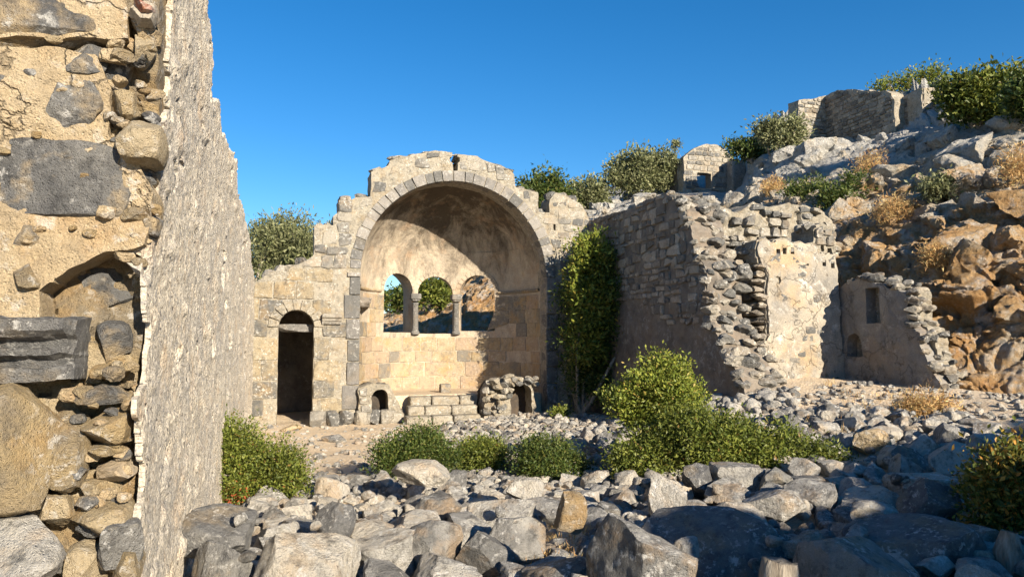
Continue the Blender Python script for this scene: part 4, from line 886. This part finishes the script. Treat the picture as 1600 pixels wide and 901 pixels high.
# bushes in the rubble
gplant('shrub', 'green mound shrub with reddish base leaves against pale left wall', 'shrub', [(372, 735, 52, 52), (415, 740, 56, 48), (440, 755, 38, 34), (355, 690, 24, 42), (385, 770, 50, 26)], (400, 775), 8.3, 44000, .036, L['shrub'], 1,
       extra=(lobes_px([(385, 778, 26, 10)], 8.1), 400, .04, L['red'], 'red_leaves'))
gplant('shrub', 'dark green rounded shrub in front of the apse steps', 'shrub', [(640, 706, 48, 28), (607, 717, 28, 20), (675, 718, 32, 20)], (640, 735), 9.6, 28000, .036, L['dark'], 2)
gplant('shrub', 'low yellowish shrub squeezed between two darker mounds', 'shrub', [(748, 710, 32, 18), (772, 711, 20, 14), (728, 717, 16, 16)], (745, 727), 9.9, 17000, .036, L['shrub'], 3)
gplant('shrub', 'dark olive shrub beside the white rubble heap', 'shrub', [(852, 717, 38, 29), (884, 730, 28, 19), (828, 722, 20, 24)], (855, 748), 9.3, 26000, .036, L['dark'], 4)
gplant('shrub', 'tall bright yellow green bush standing in rubble by shaded wall', 'bush', [(1030, 605, 50, 44), (985, 630, 34, 26), (1065, 630, 32, 36), (1020, 655, 48, 34), (1045, 580, 26, 24)], (1030, 690), 9.6, 26000, .05, L['bright'], 5, stem=.035)
gplant('shrub', 'long sprawling green shrub spreading over the rubble slope', 'shrub', [(1020, 712, 58, 34), (1085, 690, 62, 42), (1150, 695, 60, 38), (1210, 705, 55, 32), (1265, 718, 46, 22), (1305, 728, 26, 14), (980, 722, 26, 20)], (1130, 735), 8.8, 50000, .044, L['shrub'], 6)
# tall shrub at the corner of facade and side wall
b = np.array([7.25, 17.35, zg(7.25, 17.35)]); dd = project(b)[2]
plant('tall_shrub', 'tall dark leafy shrub climbing the corner beside the arch', 'tall shrub', b, lobes_px([(930, 415, 34, 46), (914, 470, 32, 42), (945, 465, 44, 52), (925, 520, 42, 50), (960, 530, 36, 55), (915, 570, 28, 36), (975, 460, 24, 50), (985, 520, 22, 60), (925, 600, 30, 24), (955, 590, 30, 30)], float(dd)), 50000, .085, L['dark'], 7, stem=.06, spread=.24,
      extra=(lobes_px([(925, 395, 32, 30), (912, 440, 24, 30), (925, 470, 30, 45), (915, 530, 26, 40)], float(dd) - .5), 7000, .10, L['bright'], 'painted_sun_foliage'))  # brighter leaf colour on the front lobes paints in sunlight
# right foreground bush with autumn leaves
gplant('shrub', 'autumn tinted bush with orange leaves beside weathered driftwood', 'bush', [(1580, 745, 52, 46), (1560, 800, 50, 60), (1620, 780, 70, 80), (1600, 850, 60, 50)], (1590, 890), 5.6, 16000, .05, L['autumn'], 8, stem=.02)
gplant('dry_shrub', 'brown dry twiggy shrub below the shaded grey wall', 'dry shrub', [(1450, 640, 34, 20), (1425, 638, 18, 16), (1475, 645, 20, 16)], (1450, 662), 10.9, 7000, .07, L['dry'], 9, aspect=.14, stem=.012)
gplant('weed', 'small green weed at the foot of the lit pier', 'weed', [(876, 643, 12, 5)], (876, 648), 17.4, 700, .07, L['shrub'], 10, stem=.01)
# trees behind the apse and on the hill
def tree(label, px, base, d, n, size, mat, seed, name='tree', cat='tree', stem=.09, hill=True, **kw):
    b = atd(base[0], base[1], d)
    hb = on_hill(*base); 
    if hill: b = hb.copy(); d = float(project(b)[2])
    b[2] -= .1
    return plant(name, label, cat, b, lobes_px(px, d), n, size, mat, seed, stem=stem, part=('trunk', 'crown'), **kw)
b = np.array(atd(440, 520, 26.0)); b[2] = 0
plant('olive_tree', 'large grey green olive tree behind the low left facade wall', 'tree', b, lobes_px([(450, 375, 46, 36), (410, 400, 36, 40), (480, 400, 40, 42), (440, 430, 50, 34), (420, 365, 26, 24), (505, 385, 20, 30)], 26.), 24000, .15, L['olive'], 11, stem=.14, part=('trunk', 'crown'), spread=.3, aspect=.3)
tree('deep green rounded tree behind the broken right gable shoulder', [(848, 295, 30, 26), (830, 305, 20, 20), (870, 305, 24, 24), (850, 320, 34, 20)], (850, 345), 36, 9000, .17, L['dark'], 12, spread=.3)
tree('brownish green bush tree beside the deep green tree', [(918, 300, 28, 20), (900, 308, 24, 18), (930, 315, 20, 18)], (915, 332), 36, 6500, .16, L['olive'], 13, spread=.3)
tree('broad olive tree crowning the slope left of the chapel ruin', [(985, 262, 34, 26), (1010, 270, 36, 24), (965, 278, 22, 22), (1035, 258, 24, 20), (1000, 288, 46, 16)], (1000, 306), 34, 13000, .16, L['olive'], 14, spread=.3)
tree('tiny lone sapling poking above the olive by the chapel', [(1055, 228, 6, 9)], (1055, 262), 33, 500, .13, L['olive'], 15, stem=.02, spread=.12)
tree('dark green shrub right of the chapel ruin', [(1160, 232, 24, 14), (1180, 236, 20, 12)], (1168, 250), 30, 4500, .13, L['dark'], 16, 'shrub', 'shrub', spread=.25)
tree('thin leaning olive with bare trunk beside the fort', [(1198, 205, 22, 16), (1222, 200, 22, 14), (1240, 208, 16, 20), (1215, 218, 24, 12)], (1212, 250), 29, 5500, .13, L['olive'], 17, 'olive_tree', stem=.07, spread=.25)
tree('wispy bush growing behind the fort wall', [(1420, 130, 30, 12), (1450, 125, 26, 14), (1385, 137, 24, 8)], (1425, 165), 31, 3500, .12, L['bright'], 18, 'shrub', 'shrub', hill=False, spread=.3)
tree('big rounded bush tree on the cliff top beyond the fort corner', [(1512, 145, 34, 28), (1545, 150, 40, 34), (1502, 165, 20, 20), (1565, 160, 30, 32), (1545, 178, 40, 18)], (1520, 195), 24, 15000, .14, L['shrub'], 19, spread=.28)
tree('dark tree at the far edge of the cliff top', [(1605, 150, 20, 30), (1625, 160, 24, 36)], (1612, 195), 24, 5000, .14, L['dark'], 20, spread=.28)
# shrubs on the cliff face
for i, (u, v, ru, rv, mk, lb, nm) in enumerate([(1262, 298, 30, 16, 'dark', 'green bush clinging to the ledge above the cross wall', 'shrub'), (1300, 308, 22, 14, 'dark', 'dark bush beside the green ledge bush', 'shrub'), (1338, 290, 22, 16, 'dark', 'small deep green bush under the fort rocks', 'shrub'),
        (1358, 262, 22, 24, 'dry', 'rusty dry bush in the gully below the fort', 'dry_shrub'), (1392, 328, 30, 24, 'dry', 'golden dry bush on the orange cliff face', 'dry_shrub'), (1208, 294, 16, 12, 'dry', 'straw coloured tuft at the ledge end', 'dry_shrub'),
        (1470, 290, 30, 18, 'olive', 'grey green bush hanging on the upper cliff', 'shrub'), (1590, 260, 22, 30, 'dry', 'brown bush on the shadowed upper cliff', 'dry_shrub'), (1465, 400, 14, 10, 'dry', 'small straw tuft low on the cliff', 'dry_shrub')]):
    p = on_hill(u, v + rv * .6); d = float(project(p)[2]) - .3; plant(nm, lb, 'shrub' if nm == 'shrub' else 'dry shrub', p, lobes_px([(u, v, ru, rv), (u - ru * .5, v + rv * .3, ru * .6, rv * .6), (u + ru * .5, v + rv * .2, ru * .6, rv * .7)], d), 2600, .09, L[mk], 200 + i, stem=.02, spread=.16, aspect=.16 if mk == 'dry' else .4)
# trees and rocks seen through the windows, beyond the apse
tree('green tree framed in the left apse window', [(618, 470, 26, 16), (640, 465, 20, 18)], (622, 490), 45, 3000, .2, L['dark'], 231, spread=.35)
tree('green tree framed in the middle apse window', [(672, 455, 22, 22), (690, 462, 18, 16)], (675, 482), 30, 3500, .14, L['shrub'], 232, spread=.3)

# ------------------------------------------------------------------ rubble field
def inpoly(poly, u, v): return poly_sdf(poly)(np.array([[u, v]], float))[0] > 0
Z_FIELD = [(200, 1300), (230, 900), (300, 800), (345, 790), (470, 778), (490, 750), (560, 748), (590, 735), (690, 712), (690, 672), (720, 648), (850, 640), (930, 660), (1090, 640), (1160, 585), (1225, 585), (1250, 640), (1400, 650), (1500, 640), (1560, 690), (2100, 700), (2400, 1300)]
Z_BARE = [(800, 850), (850, 822), (905, 805), (925, 840), (915, 901), (800, 901)]
zs_f = poly_sdf(Z_FIELD); zs_b = poly_sdf(Z_BARE)
res = .05; hx0, hy0 = -1.0, 2.6; HN = (int(14 / res), int(15.5 / res)); hxs = hx0 + res * np.arange(HN[0]); hys = hy0 + res * np.arange(HN[1])
HM = zg(*np.meshgrid(hxs, hys, indexing='ij'))
VAR4 = [rock(2000 + i, 4, 15, .11, .5, (i % 3) * .3) for i in range(14)]; VAR3 = [rock(2050 + i, 3, 14, .11, .5, (i % 3) * .3) for i in range(14)]; VAR2 = [rock(2100 + i, 2, 9, .12, .5, (i % 3) * .25) for i in range(16)]
ME4 = [mesh('rubble_stone', V, None, T, True, 21) for V, T in VAR4]; ME3 = [mesh('rubble_stone', V, None, T, True, 24) for V, T in VAR3]
for m_ in ME4 + ME3: m_.materials.append(M['rubble'])
placed = []
def settle(x, y, rx, ry, rz, sink=.25):
    i0, i1 = int((x - rx - hx0) / res), int((x + rx - hx0) / res) + 1; j0, j1 = int((y - ry - hy0) / res), int((y + ry - hy0) / res) + 1
    i0, j0 = max(i0, 0), max(j0, 0); sub = HM[i0:i1, j0:j1]
    if sub.size == 0: return float(zg(x, y)) + rz * (1 - sink)
    X, Y = np.meshgrid(hxs[i0:i1], hys[j0:j1], indexing='ij'); q = ((X - x) / rx) ** 2 + ((Y - y) / ry) ** 2; ins = q < .6
    zb = np.percentile(sub[ins], 45) if ins.any() else sub.mean(); zc_ = zb + rz * (1 - 2 * sink); top = zc_ + rz * np.sqrt(np.maximum(0, 1 - q)) * .9
    HM[i0:i1, j0:j1] = np.where(q < 1, np.maximum(sub, top), sub); return zc_
used_lbl = []
def boulder(box, d, label, seed, mat='rubble', cat='boulder', boxy=.3, cuts=9, sub=4, depth=None, rot=0, tl=0, group=None):
    u0, v0, u1, v1 = box; c = atd((u0 + u1) / 2, (v0 + v1) / 2, d); w = (u1 - u0) * d / FPX; hgt = (v1 - v0) * d / FPX; dp = depth or w * .8
    V, T = rock(seed, sub, cuts, .1, .55, boxy); V = tilt(V, 1, tl); V /= np.abs(V).max(0); V = V * [w / 2, dp / 2, hgt / 2]; V = rotz(V, -YAW + rot)
    g_ = float(zg(c[0], c[1])); 
    o = obj('boulder' if cat == 'boulder' else 'cut_block', V + c, None, T, M[mat], None, True, None, 20); tag(o, label, cat, group); placed.append((c[0], c[1], w * .45))
    i = ((hxs[:, None] - c[0]) / (w / 2)) ** 2 + ((hys[None] - c[1]) / (dp / 2)) ** 2; top = c[2] + hgt / 2 * np.sqrt(np.maximum(0, 1 - i)); HM[:] = np.where(i < 1, np.maximum(HM, top), HM); return o
B = boulder
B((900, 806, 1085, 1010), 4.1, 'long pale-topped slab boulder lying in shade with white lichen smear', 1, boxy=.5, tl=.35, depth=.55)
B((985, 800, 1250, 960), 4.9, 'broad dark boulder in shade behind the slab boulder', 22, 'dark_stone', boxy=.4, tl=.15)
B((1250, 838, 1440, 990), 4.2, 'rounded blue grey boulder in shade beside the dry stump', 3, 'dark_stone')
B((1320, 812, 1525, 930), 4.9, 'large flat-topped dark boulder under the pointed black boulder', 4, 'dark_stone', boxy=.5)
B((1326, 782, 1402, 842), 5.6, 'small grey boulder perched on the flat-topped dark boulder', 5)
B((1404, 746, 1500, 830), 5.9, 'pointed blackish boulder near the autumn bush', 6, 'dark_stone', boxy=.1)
B((1394, 741, 1488, 782), 7.0, 'pale squared cut block lying behind the pointed blackish boulder', 7, 'plaster', 'cut block', .9, 2)
B((1112, 722, 1190, 778), 7.4, 'squared pale grey boulder standing in front of the sprawling shrub', 8, boxy=.75, cuts=5)
B((1066, 724, 1116, 782), 7.3, 'dark upright boulder next to the squared pale boulder', 9, 'dark_stone', boxy=.4)
B((1160, 764, 1256, 822), 6.2, 'wedge shaped grey boulder with flat sloping top', 10, boxy=.3, tl=-.3)
B((1185, 728, 1240, 775), 7.2, 'dark rough boulder touching the sprawling shrub', 31, 'dark_stone')
B((1225, 750, 1310, 800), 6.5, 'pitted grey boulder leaning on a pale rounded stone', 32)
B((728, 778, 838, 832), 6.2, 'long rounded grey boulder with orange broken end', 11, boxy=.3, cuts=6)
B((634, 812, 724, 910), 5.0, 'tall pale speckled boulder in the rubble before the bare patch', 12, boxy=.3)
B((712, 826, 806, 900), 5.0, 'white lichen boulder half in shade at the bare patch', 13, boxy=.2)
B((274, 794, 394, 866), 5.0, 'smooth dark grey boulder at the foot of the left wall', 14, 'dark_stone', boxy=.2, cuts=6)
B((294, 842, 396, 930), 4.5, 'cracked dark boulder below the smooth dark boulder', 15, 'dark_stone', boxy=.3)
B((392, 826, 566, 960), 4.5, 'big pale ridge-backed boulder among foreground rubble', 16, boxy=.2, tl=.25)
B((545, 830, 650, 905), 4.9, 'pale rounded boulder right of the ridge-backed boulder', 41)
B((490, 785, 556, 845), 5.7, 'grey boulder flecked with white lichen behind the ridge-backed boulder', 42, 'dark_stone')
B((612, 718, 704, 756), 7.9, 'flat grey slab stone in front of the dark rounded shrub', 17, boxy=.4)
B((1012, 738, 1074, 808), 6.5, 'tall whitish boulder patched with cream lichen', 18, boxy=.4)
B((866, 768, 918, 832), 6.0, 'tan stone with orange broken face', 19, 'yellow_stone')
B((790, 745, 850, 790), 7.0, 'pale sunlit boulder above the long rounded boulder', 43)
B((1440, 690, 1520, 745), 7.8, 'pale flat boulder at the edge of the stone slope', 44, boxy=.5)
B((1330, 668, 1390, 712), 9.0, 'cream coloured smooth stone on the stone slope', 45, 'cream', boxy=.2)
# random fill, large first
cand = []
r = np.random.default_rng(99); cells = {}
for pl_ in placed: cells.setdefault((int(pl_[0] / .6), int(pl_[1] / .6)), []).append(pl_)
for pas, (smin, smax, tries) in enumerate([(.17, .29, 2500), (.10, .18, 9000), (.05, .10, 22000)]):
    for _ in range(tries):
        x, y = r.uniform(-.5, 12.2), r.uniform(3.0, 17.6); z = float(HM[min(HN[0] - 1, int((x - hx0) / res)), min(HN[1] - 1, int((y - hy0) / res))])
        u, v, d = project(np.array([x, y, z])); u, v = float(u), float(v)
        if x < XW + .25 or (x > XS - .15 and y > 11.3) or (x > X4 - .2 and y > 9.2): continue
        q = np.array([[u, v]]); fld = zs_f(q)[0]
        if fld < 0 and not (pas == 2 and r.random() < (.22 if u > 1080 else .05)): continue
        if pas == 0 and y > 11.5: continue
        if zs_b(q)[0] > 0 and r.random() > (.0, .05, .3)[pas]: continue
        if pas > 0 and z - zq(x, y) > .22: continue
        s = r.uniform(smin, smax) * (1.0 if y < 7 else .72)
        if y > 11.5 and s > .22: s *= .7
        ci, cj = int(x / .6), int(y / .6); ok = True; kf = (.80, .74, .68)[pas]
        for aa in (-1, 0, 1):
            for bb_ in (-1, 0, 1):
                for (a, b_, c) in cells.get((ci + aa, cj + bb_), ()):
                    if (a - x) ** 2 + (b_ - y) ** 2 < ((c + s) * kf) ** 2: ok = False
        if not ok: continue
        cells.setdefault((ci, cj), []).append((x, y, s)); ry = s * r.uniform(.7, 1.05); rz = s * r.uniform(.5, .85); z = settle(x, y, s, ry, rz, .3); cand.append((x, y, z, s, ry, rz, d, u, v))
def vis(c): return c[3] / max(c[6], 2.0) * (1 if -40 < c[7] < 1640 and c[8] < 960 else .2)
MARKS = [((-.2, 6), 'near the foot of the pale left wall'), ((1.6, 5), 'in the heap left of the bare dry patch'), ((2.3, 8.3), 'in front of the low round shrubs'), ((4.2, 6), 'around the tall whitish boulder'), ((5.6, 6.2), 'below the sprawling shrub'),
         ((6.2, 4.6), 'among the dark boulders near the autumn bush'), ((7.8, 7.6), 'on the stony slope above the cut block'), ((7.2, 10.2), 'on the slope under the broken wall end'), ((9.3, 9.6), 'below the dry twiggy shrub'), ((5, 13), 'in the pale heap before the apse'), ((3.2, 12), 'beside the dirt path to the steps')]
def where(x, y): return min(MARKS, key=lambda m: (m[0][0] - x) ** 2 + (m[0][1] - y) ** 2)[1]
cand.sort(key=lambda c: -vis(c))
for i, (x, y, z, s, ry, rz, d, u, v) in enumerate(cand[:270]):
    me = (ME4 if s / d > .03 else ME3)[i % 14]; o = bpy.data.objects.new('rubble_stone', me); col.objects.link(o); o.location = (x, y, z); o.scale = (s, ry, rz)
    o.rotation_euler = (r.normal(0, .2), r.normal(0, .2), r.uniform(0, 6.28)); sz = 'big' if s > .21 else 'mid-sized' if s > .14 else 'small'; shp = 'flat' if rz / s < .62 else 'blocky'; lb = '%s %s limestone chunk %s' % (sz, shp, where(x, y)); tag(o, lb, 'stone', 'rubble stones: ' + lb)
sm = []
for i, (x, y, z, s, ry, rz, d, u, v) in enumerate(cand[270:]):
    V, T = VAR2[i % 16]; V = tilt(rotz(V * [s, ry, rz], r.uniform(0, 6.28)), i % 2, r.normal(0, .3)); sm.append((V + [x, y, z], None, T))
for i in range(1500):     # pebbles
    x, y = r.uniform(-.4, 11), r.uniform(3.5, 17.8)
    if (x > XS - .15 and y > 11.3): continue
    if HM[min(HN[0] - 1, int((x - hx0) / res)), min(HN[1] - 1, int((y - hy0) / res))] - zq(x, y) > .06: continue
    s = abs(r.normal(0, .022)) + .012; V, T = ICO[2] if False else VAR2[i % 16]

    sm.append((V * [s, s * .8, s * .6] + [x, y, float(HM[min(HN[0] - 1, int((x - hx0) / res)), min(HN[1] - 1, int((y - hy0) / res))]) + s * .2], None, T))
rb = merged('rubble', sm, M['rubble'], None, True); tag(rb, 'small limestone rubble and pebbles filling gaps between larger stones', 'rubble', None, 'stuff')
# flat stones on the nave floor
for i, (u, v, w, lb) in enumerate([(455, 672, 34, 'low white flat stone on the dirt before the doorway'), (513, 662, 26, 'grey rounded stone on the dirt below the bracket'), (522, 690, 40, 'broad flat stone sunk in the nave dirt'), (536, 664, 16, 'small grey stone beside the grey rounded stone')]):
    p, d = gpix(u, v); s = w * d / FPX / 2; V, T = rock(3000 + i, 3, 8, .1, .5, .3); o = obj('floor_stone', V * [s, s * .8, s * .45] + p + [0, 0, s * .1], None, T, M['rubble'] if i else M['cream'], None); tag(o, lb, 'stone')
# stump and driftwood
p = atd(1216, 884, 3.75); sv = []
root = None
pts = [p + [0, 0, -.25], p + [0, 0, -.05], p + [.01, 0, .03]]; V, Q, _ = tube(pts, [.11, .10, .085], 24); V += .018 * np.stack([fbm(V * np.array([22, 22, 3]) + 7 * k, 3, 5 + k) for k in range(3)], 1)
V = np.concatenate([V, [pts[-1] + [0, 0, -.02]]]); n = len(V) - 1; T = [[n - 24 + i, n - 24 + (i + 1) % 24, n] for i in range(24)]
tag(obj('tree_stump', V, Q, T, M['bark']), 'weathered grey stump with vertical cracks among shaded boulders', 'stump')
p = atd(1585, 880, 4.6); pts = [p + RT * .05 + [0, 0, -.3], p + [0, 0, -.1], p - RT * .03 + [0, 0, .08], p - RT * .02 + [0, 0, .2]]; V, Q, _ = tube(pts, [.10, .095, .08, .045], 14); V += .02 * np.stack([fbm(V * np.array([16, 16, 4]) + 7 * k, 3, 15 + k) for k in range(3)], 1)
tag(obj('driftwood', V, Q, None, M['bark']), 'pale splintered dead wood under the autumn bush', 'dead wood')
# dry grass tufts
tg = []
for i in range(80):
    u, v = (r.uniform(800, 930), r.uniform(800, 900)) if i < 50 else (r.uniform(1230, 1470), r.uniform(600, 680))
    p, d = gpix(u, v); V, Q = leaves([(p, (.09, .09, .03))], 26, .07 if i < 50 else .10, 4000 + i, clump=6, aspect=.06, up=1.2, spread=.05); tg.append((V, Q, None))
tag(merged('dry_grass', tg, L['dry']), 'short straw coloured grass on bare dirt', 'grass', None, 'stuff')
